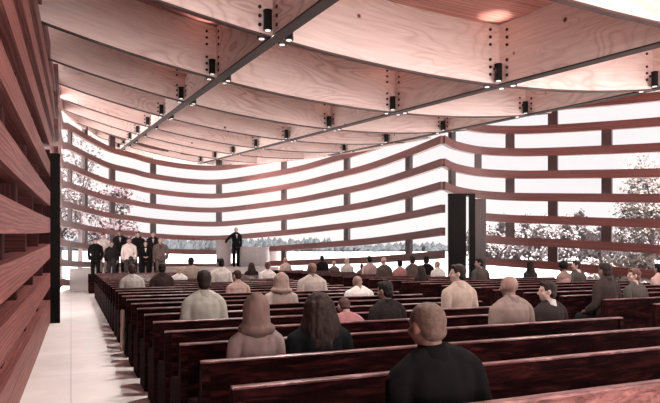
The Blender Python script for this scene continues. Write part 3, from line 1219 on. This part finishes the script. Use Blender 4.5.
HEAD = Vector((0, 0.02, 1.235))   # seated
def head(s, yaw=0.0, pitch=0.0, up=0.0, wide=1.0):
    i0 = len(s.v)
    c = HEAD + Vector((0, 0, up))
    E = lambda o, r: s.ell(c + Vector(o), r)
    E((0, -0.005, 0.02), (0.076, 0.098, 0.092))           # skull
    E((0, 0.028, -0.028), (0.066, 0.070, 0.085))          # face
    E((0, 0.052, -0.085), (0.036, 0.038, 0.030))          # chin
    E((0, 0.085, 0.022), (0.050, 0.014, 0.012))           # brow
    s.cap(c + Vector((0, 0.094, 0.010)), c + Vector((0, 0.112, -0.030)), 0.009, 0.014)   # nose
    E((0, 0.088, -0.058), (0.024, 0.012, 0.007))          # upper lip
    E((0, 0.086, -0.070), (0.020, 0.012, 0.007))          # lower lip
    for q in (-1, 1):
        E((q * 0.045, 0.066, -0.028), (0.024, 0.020, 0.020))   # cheek
        E((q * 0.079, -0.002, -0.008), (0.012, 0.022, 0.033))  # ear
    piv = Matrix.Translation(Vector((0, 0, 1.13 + up)))
    T = piv @ Matrix.Rotation(yaw, 4, 'Z') @ Matrix.Rotation(pitch, 4, 'X') @ piv.inverted()
    s.turn(i0, T)
    return T
def hand(s, w, d, side, up_v, curl=0.5, L=0.18):
    """palm with four bent fingers of different lengths and a thumb off its side; w wrist, d direction, up_v back of the hand"""
    d = Vector(d).normalized()
    upv = (Vector(up_v) - d * Vector(up_v).dot(d)).normalized()
    lat = d.cross(upv) * side
    w = Vector(w)
    k = L / 0.18
    s.cap(w + lat * 0.016 * k, w + d * 0.075 * k + lat * 0.024 * k, 0.017 * k, 0.016 * k)
    s.cap(w - lat * 0.016 * k, w + d * 0.07 * k - lat * 0.026 * k, 0.017 * k, 0.015 * k)
    s.cap(w, w + d * 0.078 * k, 0.018 * k, 0.016 * k)
    for i, (o, ln) in enumerate(((0.033, 0.068), (0.011, 0.078), (-0.012, 0.072), (-0.034, 0.056))):
        a = w + d * 0.078 * k + lat * o * k
        b = a + (d * cos(curl * 0.5) - upv * sin(curl * 0.5)) * ln * 0.5 * k + lat * o * 0.12
        c = b + (d * cos(curl * 1.3) - upv * sin(curl * 1.3)) * ln * 0.5 * k
        s.chain([(a, 0.0095 * k), (b, 0.0090 * k), (c, 0.0078 * k)])
    a = w + d * 0.022 * k + lat * 0.030 * k
    b = a + (d * 0.62 + lat * 0.7 - upv * 0.2).normalized() * 0.040 * k
    c = b + (d * 0.9 + lat * 0.2 - upv * 0.25).normalized() * 0.032 * k
    s.chain([(a, 0.013 * k), (b, 0.0105 * k), (c, 0.0085 * k)])

TORSO = [(0.445, 0.165, 0.125, 0.02), (0.50, 0.180, 0.140, 0.01), (0.58, 0.172, 0.130, 0.0), (0.68, 0.152, 0.108, 0.0), (0.80, 0.165, 0.112, 0.0),
         (0.92, 0.182, 0.115, -0.005), (1.00, 0.180, 0.100, -0.012), (1.05, 0.135, 0.078, -0.012), (1.085, 0.075, 0.062, -0.005)]
def torso(s, up=0.0, inflate=0.0, lo=0.0, female=False, z_hi=9):
    secs = []
    for z, a, b, cy in TORSO:
        if z < lo or z > z_hi: continue
        if female and z > 0.85: a *= 0.90
        secs.append((z + up, a + inflate, b + inflate, cy))
    s.loft(secs)
    for q in (-1, 1):
        w = 0.165 if female else 0.185
        s.cap((q * w, -0.008, 0.995 + up), (q * 0.05, -0.008, 1.085 + up), 0.060 + inflate, 0.050 + inflate)
ARM_SEAT = [((0.200, -0.008, 0.985), 0.056), ((0.245, -0.03, 0.74), 0.044), ((0.165, 0.20, 0.635), 0.032)]
ARM_STAND = [((0.200, -0.008, 0.985), 0.056), ((0.250, -0.035, 0.735), 0.043), ((0.235, 0.03, 0.50), 0.031)]
ARM_REST = [((0.200, -0.008, 0.985), 0.056), ((0.40, -0.05, 0.80), 0.043), ((0.50, 0.06, 0.645), 0.031)]
ARM_FOLD = [((0.200, -0.008, 0.985), 0.056), ((0.245, 0.0, 0.735), 0.043), ((0.085, 0.16, 0.66), 0.031)]
LEG_SEAT = [((0.095, 0.02, 0.525), 0.088), ((0.115, 0.40, 0.505), 0.062), ((0.115, 0.39, 0.30), 0.054), ((0.115, 0.38, 0.09), 0.040)]
LEG_STAND = [((0.095, 0.0, 0.525), 0.088), ((0.10, 0.02, 0.10), 0.060), ((0.10, 0.0, -0.08), 0.055), ((0.10, -0.01, -0.31), 0.040)]
def limb_pts(tab, q, up, inflate=0.0):
    return [(Vector((p[0] * q, p[1], p[2] + up)), r + inflate) for p, r in tab]

STAND_UP = 0.40
BODY = {}
def make_body(key, stand=False, yaw=0.0, pitch=0.0, arms=('seat', 'seat'), female=False, voxel=0.0095):
    up = STAND_UP if stand else 0.0
    A = {'seat': ARM_SEAT, 'stand': ARM_STAND, 'rest': ARM_REST, 'fold': ARM_FOLD}
    s = Soft()
    torso(s, up, 0.0, female=female)
    s.cap((0, -0.008, 1.06 + up), (0, 0.012, 1.17 + up), 0.056, 0.054)
    T = head(s, yaw, pitch, up)
    for q, an in zip((-1, 1), arms):
        pts = limb_pts(A[an], q, up)
        s.chain(pts)
        w = pts[-1][0]
        d = (w - pts[-2][0]).normalized()
        if an == 'stand':
            hand(s, w, d, -q, (q, 0.1, 0), 0.45)
        elif an == 'rest':
            hand(s, w, (q * 0.8, 0.55, -0.05), -q, (0, 0, 1), 0.25)
        else:
            hand(s, w, (d + Vector((0, 0.2, 0.12))), -q, (0, 0.2, 1), 0.55)
    leg = LEG_STAND if stand else LEG_SEAT
    for q in (-1, 1):
        pts = limb_pts(leg, q, up)
        s.chain(pts)
        f = pts[-1][0]
        s.cap((f.x, f.y - 0.02, f.z - 0.045), (f.x + q * 0.01, f.y + 0.13, f.z - 0.055), 0.040, 0.030)
    me = s.fuse('person', voxel, 3)
    # clothes of the same pose
    c = {}
    j = Soft()
    torso(j, up, 0.014, lo=0.5 if not stand else 0.45, female=female)
    if stand:
        j.loft([(0.45 + up, 0.185, 0.145, 0.01), (0.55 + up, 0.188, 0.146, 0.005)])
    for q, an in zip((-1, 1), arms):
        pts = limb_pts(A[an], q, up, 0.014)
        pts[-1] = (pts[-1][0], pts[-1][1] + 0.006)
        # sleeves end square at the cuff, just before the wrist
        e = pts[-2][0].lerp(pts[-1][0], 0.93)
        j.chain([pts[0], pts[1], (e, pts[-1][1])])
    c['jacket'] = j.fuse('jacket', 0.013, 3, 0.011, 6.5)
    k = Soft()
    k.loft([(1.045 + up, 0.100, 0.088, -0.010), (1.08 + up, 0.084, 0.080, -0.010), (1.125 + up, 0.073, 0.075, -0.008), (1.142 + up, 0.068, 0.070, -0.006)])
    c['collar'] = k.fuse('collar', 0.010, 2)
    sh = Soft()
    torso(sh, up, 0.010, lo=0.5, female=female)
    for q, an in zip((-1, 1), arms):
        pts = limb_pts(A[an], q, up, 0.014)
        sh.chain([pts[0], (pts[0][0].lerp(pts[1][0], 0.72), pts[0][1])])
    c['shirt'] = sh.fuse('shirt', 0.013, 3, 0.009, 7.5)
    tk = Soft()
    tk.loft([(z + up, a + 0.009, b + 0.009, cy) for z, a, b, cy in TORSO[1:6]] + [(0.965 + up, 0.13, 0.108, -0.01), (0.99 + up, 0.10, 0.10, -0.01)])
    for q in (-1, 1):
        tk.cap((q * 0.09, -0.085, 0.95 + up), (q * 0.085, -0.03, 1.075 + up), 0.022, 0.020)
        tk.cap((q * 0.085, -0.03, 1.075 + up), (q * 0.09, 0.08, 0.95 + up), 0.020, 0.022)
    c['tank_top'] = tk.fuse('tank_top', 0.013, 3, 0.004)
    tr = Soft()
    tr.loft([(0.448 + up, 0.178, 0.138, 0.02), (0.50 + up, 0.192, 0.152, 0.01), (0.58 + up, 0.184, 0.142, 0.0), (0.64 + up, 0.168, 0.122, 0)])
    for q in (-1, 1):
        pts = limb_pts(leg, q, up, 0.016)
        pts[-1] = (pts[-2][0].lerp(pts[-1][0], 0.92), pts[-1][1] + 0.014)
        tr.chain(pts)
    c['trousers'] = tr.fuse('trousers', 0.014, 3, 0.005)
    so = Soft()
    for q in (-1, 1):
        f = limb_pts(leg, q, up)[-1][0]
        so.cap((f.x, f.y - 0.025, f.z - 0.04), (f.x + q * 0.012, f.y + 0.145, f.z - 0.052), 0.048, 0.036)
        so.cap((f.x, f.y, f.z - 0.03), (f.x, f.y, f.z + 0.0), 0.046, 0.046)
    c['shoes'] = so.fuse('shoes', 0.012, 2)
    BODY[key] = (me, c, T, up)

make_body('seat')
make_body('seat_f', female=True)
make_body('left', yaw=radians(62))
make_body('left_some', yaw=radians(28), pitch=radians(-6))
make_body('left_bit', yaw=radians(13))
make_body('bow', pitch=radians(-24))
make_body('stand', True, arms=('stand', 'stand'))
make_body('stand_f', True, arms=('stand', 'stand'), female=True)
make_body('fold', True, arms=('fold', 'fold'))
make_body('preach', True, arms=('stand', 'rest'), yaw=radians(-12))

# hair, built around the seated head
H = HEAD
HAIR = {}
def hair_short():
    s = Soft()
    s.ell(H + Vector((0, -0.018, 0.034)), (0.086, 0.103, 0.090))
    s.ell(H + Vector((0, -0.052, -0.03)), (0.072, 0.060, 0.060))
    s.ell(H + Vector((0, 0.055, 0.085)), (0.060, 0.042, 0.030))
    return s.fuse('hair', 0.009, 2, 0.006, 22)
def hair_crop():
    s = Soft()
    s.ell(H + Vector((0, -0.014, 0.028)), (0.081, 0.101, 0.091))
    s.ell(H + Vector((0, -0.048, -0.03)), (0.066, 0.056, 0.050))
    return s.fuse('hair', 0.009, 2, 0.002, 22)
def hair_long():
    s = Soft()
    s.ell(H + Vector((0, -0.018, 0.030)), (0.098, 0.112, 0.098))
    r = random.Random(2)
    for i in range(15):
        a = pi + pi * (i + 0.5) / 15
        p = H + Vector((0.085 * cos(a), -0.02 + 0.085 * sin(a), 0.03))
        q = H + Vector((0.115 * cos(a) * r.uniform(0.9, 1.15), -0.035 + 0.095 * sin(a), -0.16))
        t = H + Vector((0.13 * cos(a) * r.uniform(0.5, 1.2), -0.055 + 0.09 * sin(a), -0.29 + r.uniform(-0.07, 0.05)))
        s.chain([(p, 0.034), (q, 0.034), (t, 0.014)])
    return s.fuse('hair', 0.010, 2, 0.010, 20)
def hair_afro():
    s = Soft()
    s.ell(H + Vector((0, -0.022, 0.045)), (0.120, 0.125, 0.112))
    return s.fuse('hair', 0.010, 1, 0.010, 30)
def hair_bun():
    s = Soft()
    s.ell(H + Vector((0, -0.016, 0.030)), (0.083, 0.102, 0.092))
    s.ell(H + Vector((0, -0.085, 0.075)), (0.045, 0.042, 0.042))
    s.ell(H + Vector((0, -0.05, -0.02)), (0.066, 0.055, 0.05))
    return s.fuse('hair', 0.009, 2, 0.004, 24)
def hood():
    s = Soft()
    s.ell(H + Vector((0, -0.030, 0.015)), (0.122, 0.122, 0.118))
    s.ell(H + Vector((0, -0.055, 0.050)), (0.080, 0.090, 0.098))
    s.cap(H + Vector((0, -0.03, -0.02)), H + Vector((0, -0.035, -0.12)), 0.122, 0.132)
    for i in range(16):
        a, b = 2 * pi * i / 16, 2 * pi * (i + 1) / 16
        s.cap(H + Vector((0.134 * cos(a), -0.03 + 0.112 * sin(a), -0.145)), H + Vector((0.134 * cos(b), -0.03 + 0.112 * sin(b), -0.145)), 0.040, 0.040)
    return s.fuse('hood', 0.011, 3, 0.006, 14)
for k_, f_ in (('short', hair_short), ('crop', hair_crop), ('long', hair_long), ('afro', hair_afro), ('bun', hair_bun), ('hood', hood)):
    HAIR[k_] = f_()
def eye_mesh():
    s = MB()
    bm = bmesh.new()
    bmesh.ops.create_uvsphere(bm, u_segments=12, v_segments=8, radius=0.012)
    me = bpy.data.meshes.new('eye')
    bm.to_mesh(me); bm.free()
    for p in me.polygons: p.use_smooth = True
    return me
EYE = eye_mesh()

PM = {}
def fabric(c):
    if c not in PM:
        a = srgb(*c)
        g = sum(a[:3]) / 3
        PM[c] = plain('cloth_%d_%d_%d' % c, tuple((x * 0.72 + g * 0.28) * 0.66 for x in a[:3]) + (1,), 0.9, 0, 14, 0.12, 0.25, spec=0.06)
    return PM[c]
def skin(c):
    k = ('s',) + c
    if k not in PM: PM[k] = plain('skin_%d_%d_%d' % c, srgb(*c), 0.55, 0, 10, 0.06, spec=0.35)
    return PM[k]
def hairm(c):
    k = ('h',) + c
    if k not in PM:
        PM[k] = plain('hair_%d_%d_%d' % c, tuple(x * 0.62 for x in srgb(*c)[:3]) + (1,), 0.65, 0, 40, 0.3, 0.5, spec=0.15)
    return PM[k]
M['eye'] = plain('dark_eye', srgb(30, 24, 22), 0.2)

def with_mat(me, name, mat, parent):
    if not me.materials: me.materials.append(mat)
    o = bpy.data.objects.new(name, me)
    COL.objects.link(o)
    o.material_slots[0].link = 'OBJECT'
    o.material_slots[0].material = mat
    if parent: o.parent = parent
    return o

SK = {'light': (156, 127, 118), 'pale': (182, 154, 145), 'mid': (116, 89, 81), 'brown': (96, 69, 61), 'dark': (62, 42, 38)}
def person(loc, rz, pose, sk, hair, hc, top, tc, bc, label, group, scale=1.0, sw=None, collar=None, lapel=None):
    me, c, T, up = BODY[pose]
    b = with_mat(me, 'person', skin(SK[sk]), None)
    b.location = loc
    b.rotation_euler = (0, 0, rz)
    b.scale = ((sw or scale), (sw or scale), scale)
    tag(b, label, 'person', group)
    if top: with_mat(c[top], top, fabric(tc), b)
    if collar: with_mat(c['collar'], 'collar', fabric(collar), b)
    with_mat(c['trousers'], 'trousers', fabric(bc), b)
    with_mat(c['shoes'], 'shoes', fabric((26, 21, 20)), b)
    if lapel:
        m = MB()
        v = [(-0.045, 0.128, 1.04), (0.045, 0.128, 1.04), (0.0, 0.150, 0.84), (-0.045, 0.07, 1.05), (0.045, 0.07, 1.05), (0, 0.10, 0.84)]
        m.v = [(x, y - (0.0 if z < 0.9 else 0.022), z + up) for x, y, z in v]
        m.f = [(0, 2, 1), (3, 4, 5), (0, 1, 4, 3), (1, 2, 5, 4), (2, 0, 3, 5)]
        m.uv = [(0, 0)] * (3 + 3 + 12)
        m.build('shirt_front', fabric(lapel), b)
    if hair:
        h = with_mat(HAIR[hair], 'hood' if hair == 'hood' else 'hair', fabric(hc) if hair == 'hood' else hairm(hc), b)
        piv = Matrix.Translation(Vector((0, 0, up)))
        h.matrix_local = T @ piv
    for q in (-1, 1):
        e = with_mat(EYE, 'eye', M['eye'], b)
        e.matrix_local = T @ Matrix.Translation(H + Vector((q * 0.031, 0.074, 0.002 + up)))
    return b

SIT_TOP = 1.345
def sit(u, block, row, ztop, pose, sk, hair, hc, top, tc, label, bc=(40, 34, 36), sw=None, collar=None, dy=0.235, yaw=0.0, y=None):
    yy = (row_y(row) if block == 'L' else right_y(row)) + dy if y is None else y
    x, yy = at_row(u, yy)
    extra = {'afro': 0.045, 'hood': 0.02, 'long': 0.018, 'short': 0.012, 'bun': 0.012, 'crop': 0.005, None: 0.0}[hair]
    sc_ = ztop / (SIT_TOP + extra)
    sc_ = max(0.80, min(1.12, sc_))
    dz = 0.445 * (1 - sc_) + (0.0 if sc_ < 1 else 0.0)
    if sc_ < 1:
        sc_ = (ztop - 0.445) / (SIT_TOP + extra - 0.445)
        sc_ = max(0.72, min(1.0, sc_))
        dz = 0.445 * (1 - sc_)
    else:
        dz = 0.0
    return person((x, yy, dz), yaw, pose, sk, hair, hc, top, tc, bc, label, 'seated congregation', sc_, sw or max(0.82, sc_ * 0.93), collar)

BLK, BRN, DBR, BLD, GRY = (24, 19, 18), (66, 44, 38), (44, 30, 27), (196, 164, 140), (150, 140, 134)
# nearest first
near = sit(452, 'L', 0, 1.358, 'left_bit', 'brown', 'crop', (92, 72, 64), 'jacket', (15, 12, 12), 'man with a shaved head in a black coat, nearest to the camera', collar=(13, 11, 11), sw=1.04)
near.rotation_euler = (0, -radians(6), radians(-4))
sit(256, 'L', 2, 1.31, 'seat_f', 'light', 'hood', (126, 96, 88), 'jacket', (148, 124, 120), 'person in a mauve jacket with a brown hood up, beside the woman in black', sw=0.80)
sit(319, 'L', 2, 1.31, 'seat_f', 'light', 'long', (52, 36, 33), 'jacket', (26, 26, 29), 'woman with long dark hair in a black jacket, beside the hooded person', sw=1.0)
sit(346, 'L', 4, 1.128, 'bow', 'light', 'crop', (84, 60, 54), 'jacket', (184, 112, 116), 'child with cropped brown hair in a pink top', collar=(184, 112, 116))
sit(387, 'L', 4, 1.30, 'left_some', 'mid', 'short', BLK, 'jacket', (46, 36, 36), 'dark haired man in a charcoal jacket, right of the child in pink', collar=(40, 32, 32))
sit(204, 'L', 5, 1.42, 'seat', 'mid', 'short', DBR, 'jacket', (172, 164, 150), 'dark haired man in a pale grey green jacket, near the left end of the pews', collar=(160, 152, 140), sw=0.94)
sit(459, 'L', 5, 1.46, 'left', 'light', 'short', DBR, 'shirt', (190, 160, 142), 'dark haired man in a tan shirt turning his head to the left', collar=(190, 160, 142))
sit(510.5, 'L', 3, 1.36, 'seat', 'mid', None, None, 'jacket', (140, 114, 104), 'bald man in a tan jacket, beside the man in a dark jacket', collar=(132, 106, 98), sw=1.05)
sit(549, 'L', 3, 1.30, 'left', 'light', 'short', DBR, 'jacket', (54, 42, 42), 'brown haired man in a dark jacket looking left, beside the bald man in tan', collar=(190, 180, 178))
sit(281, 'L', 7, 1.32, 'seat_f', 'light', 'hood', (176, 140, 126), 'shirt', (196, 170, 158), 'person in a beige hood and pale top, mid way along the left block', sw=0.95)
sit(359, 'L', 8, 1.225, 'bow', 'mid', None, None, 'shirt', (232, 216, 208), 'bald man in a white shirt bowing his head', sw=1.0)
sit(238, 'L', 10, 1.30, 'left_some', 'light', 'crop', BRN, 'tank_top', (206, 176, 164), 'bare shouldered person with cropped brown hair and a pale top')
sit(312, 'L', 10, 1.415, 'seat', 'mid', 'crop', (128, 98, 86), 'shirt', (190, 168, 156), 'broad man in a beige short sleeved shirt with cropped hair', sw=1.1)
sit(132, 'L', 13, 1.38, 'seat', 'light', 'short', BRN, 'jacket', (206, 192, 182), 'brown haired man in a cream jacket at the aisle end, in front of the choir', collar=(196, 182, 172))
sit(162, 'L', 13, 1.40, 'seat', 'mid', 'short', DBR, 'jacket', (70, 50, 46), 'man in a dark brown jacket beside the man in the cream jacket', collar=(60, 44, 40))
sit(179, 'L', 17, 1.25, 'seat', 'pale', 'crop', (214, 184, 164), 'shirt', (240, 228, 222), 'blond person in a white shirt, below the choir')
sit(191, 'L', 18, 1.50, 'seat', 'mid', 'short', BLK, 'jacket', (168, 142, 124), 'tall black haired person in an olive beige jacket, below the choir')
sit(221, 'L', 15, 1.49, 'left_some', 'light', 'short', BLK, 'shirt', (218, 200, 190), 'black haired man in a cream shirt, below the stone lectern', collar=(218, 200, 190))
sit(251.5, 'L', 20, 1.31, 'seat_f', 'mid', 'long', DBR, 'jacket', (44, 34, 34), 'woman with dark hair in black, in front of the stone altar')
sit(267.5, 'L', 17, 1.36, 'seat', 'light', 'short', (96, 60, 52), 'shirt', (228, 210, 202), 'brown haired person in a white shirt, below the altar')
sit(285.5, 'R', 20, 1.45, 'seat_f', 'light', 'bun', (190, 142, 128), 'shirt', (214, 178, 166), 'person with pinkish hair in a pale pink top, below the right end of the altar')
sit(322, 'R', 19, 1.53, 'seat', 'dark', 'short', BLK, 'jacket', (34, 27, 27), 'person with black hair in black clothes, far away below the window slats')
sit(334, 'R', 18, 1.31, 'seat', 'light', 'crop', BLD, 'shirt', (120, 94, 88), 'small blond child in the far pews')
sit(347, 'R', 17, 1.44, 'seat_f', 'pale', 'crop', (228, 196, 182), 'shirt', (238, 220, 212), 'white haired person in a white shirt in the far pews')
sit(362, 'R', 15, 1.23, 'seat', 'mid', 'crop', BRN, 'shirt', (150, 118, 110), 'small brown haired child low in the far pews')
# right block
sit(369.5, 'R', 14, 1.52, 'seat', 'light', 'short', BLK, 'shirt', (226, 184, 174), 'black haired person in a light pink shirt in the far right pews')
sit(384, 'R', 12, 1.48, 'seat', 'light', None, None, 'jacket', (92, 76, 68), 'bald pink headed man in an olive jacket', sw=1.04)
sit(400, 'R', 12, 1.40, 'seat_f', 'light', 'short', BLK, 'shirt', (196, 118, 114), 'black haired person in a salmon pink top')
sit(412.5, 'R', 12, 1.53, 'seat', 'light', 'short', DBR, 'jacket', (112, 92, 86), 'man in a grey brown jacket beside a dark suited man in the far right pews')
sit(426.5, 'R', 12, 1.53, 'seat', 'mid', 'short', BLK, 'jacket', (36, 29, 29), 'black haired man in a dark suit by the black door')
sit(421, 'R', 8, 1.31, 'seat_f', 'mid', 'long', DBR, 'jacket', (52, 37, 36), 'woman with long dark hair at the aisle end of a right pew', yaw=radians(18))
sit(438, 'R', 11, 1.37, 'left_some', 'pale', 'crop', BLD, 'shirt', (240, 226, 218), 'blond person in a white shirt in front of the black door')
sit(480, 'R', 8, 1.47, 'left', 'light', 'short', BLK, 'jacket', (84, 74, 68), 'black haired man in a grey olive jacket facing left', sw=1.05)
sit(530, 'R', 9, 1.36, 'seat_f', 'mid', 'long', DBR, 'jacket', (56, 60, 60), 'woman with long dark hair in a dark teal jacket, by the right wall')
sit(564, 'R', 6, 1.42, 'left_some', 'mid', 'afro', BLK, 'tank_top', (208, 158, 146), 'person with black curly hair in a pink sleeveless top')
sit(577, 'R', 6, 1.42, 'left', 'light', 'short', DBR, 'jacket', (92, 78, 74), 'dark haired man in a grey jacket facing the curly haired person', collar=(220, 205, 198))
sit(606, 'R', 1, 1.455, 'seat', 'mid', 'short', DBR, 'jacket', (62, 47, 44), 'tall man in a dark brown suit at the aisle end of the right pews', collar=(52, 40, 38), sw=1.05)
sit(635, 'R', 1, 1.36, 'left', 'light', 'short', (104, 72, 62), 'shirt', (86, 76, 70), 'brown haired man in a grey vest looking left, beside the man in the brown suit', sw=0.92)
sit(659, 'R', 4, 1.36, 'seat_f', 'light', 'short', BLK, 'shirt', (220, 174, 162), 'dark haired person in pale pink at the right edge')

# choir on the riser, facing the pews
def choir(u, back, h, pose, sk, hair, hc, tc, bc, label, top='jacket', lapel=None, sw=None, collar=None):
    y = 26.45 if back else 25.65
    z = 0.74 if back else 0.44
    x, y = at_row(u, y)
    k = h / 1.755
    person((x, y, z + 0.005), pi + atan2(x, y) * -0.6, pose, sk, hair, hc, top, tc, bc, label, 'choir', k, sw or k, collar, lapel)
choir(95.5, 0, 1.78, 'stand', 'light', 'short', BLK, (26, 22, 22), (24, 20, 20), 'singer in a black suit at the left end of the choir', collar=(26, 22, 22))
choir(103.5, 1, 1.70, 'stand_f', 'light', 'short', DBR, (236, 214, 204), (150, 128, 120), 'singer in a white sweater in the back row of the choir')
choir(111.5, 0, 1.66, 'stand_f', 'light', 'short', (110, 76, 66), (38, 32, 32), (56, 46, 46), 'shorter singer in dark clothes, between the white sweater and the tall man')
choir(120, 1, 1.86, 'stand', 'mid', 'short', DBR, (36, 29, 29), (32, 26, 26), 'tall singer in a dark suit in the back row of the choir', lapel=(216, 200, 194))
choir(129, 0, 1.80, 'stand', 'light', 'short', BRN, (234, 208, 198), (74, 60, 58), 'singer in a long white shirt in the middle of the choir', sw=1.06)
choir(138, 1, 1.80, 'stand', 'light', 'short', BLK, (38, 31, 31), (60, 50, 48), 'singer in black in the back row, right of the white shirt')
choir(145.5, 0, 1.68, 'fold', 'light', 'short', BLK, (24, 20, 21), (24, 20, 20), 'singer in a black jacket with a white collar opening, hands folded', lapel=(232, 214, 206))
choir(153, 1, 1.82, 'stand', 'light', 'short', BRN, (42, 34, 33), (36, 29, 29), 'singer in a dark suit in the back row, beside the grey suited man', lapel=(206, 188, 182))
choir(160.5, 0, 1.82, 'stand', 'light', 'crop', (190, 160, 148), (112, 90, 82), (98, 78, 72), 'man in a grey brown suit at the right end of the choir', sw=1.12, lapel=(84, 66, 62))

# the preacher at the lectern
px_, py_ = at_row(236, 28.15)
person((px_, py_, ST_Z + 0.005), pi + 0.06, 'preach', 'light', 'crop', (206, 176, 164), 'jacket', (24, 20, 20), (22, 18, 18),
       'man in a black suit preaching on the platform, one hand on the lectern', None, 1.10, 1.08, (24, 20, 20), (200, 180, 174))

# pale coat over the aisle end of a pew
def coat():
    s = Soft()
    y0 = row_y(9)
    s.loft([(0.06, 0.035, 0.11, 0), (0.4, 0.032, 0.10, 0), (0.66, 0.03, 0.085, 0), (0.70, 0.02, 0.06, 0)], e=2.0)
    me = s.fuse('coat', 0.012, 2, 0.012, 12)
    o = with_mat(me, 'coat', fabric((206, 178, 166)), None)
    o.location = (0.735, y0 + 0.12, 0.02)
    tag(o, 'pale coat hanging over the aisle end of a left block pew', 'coat')
coat()
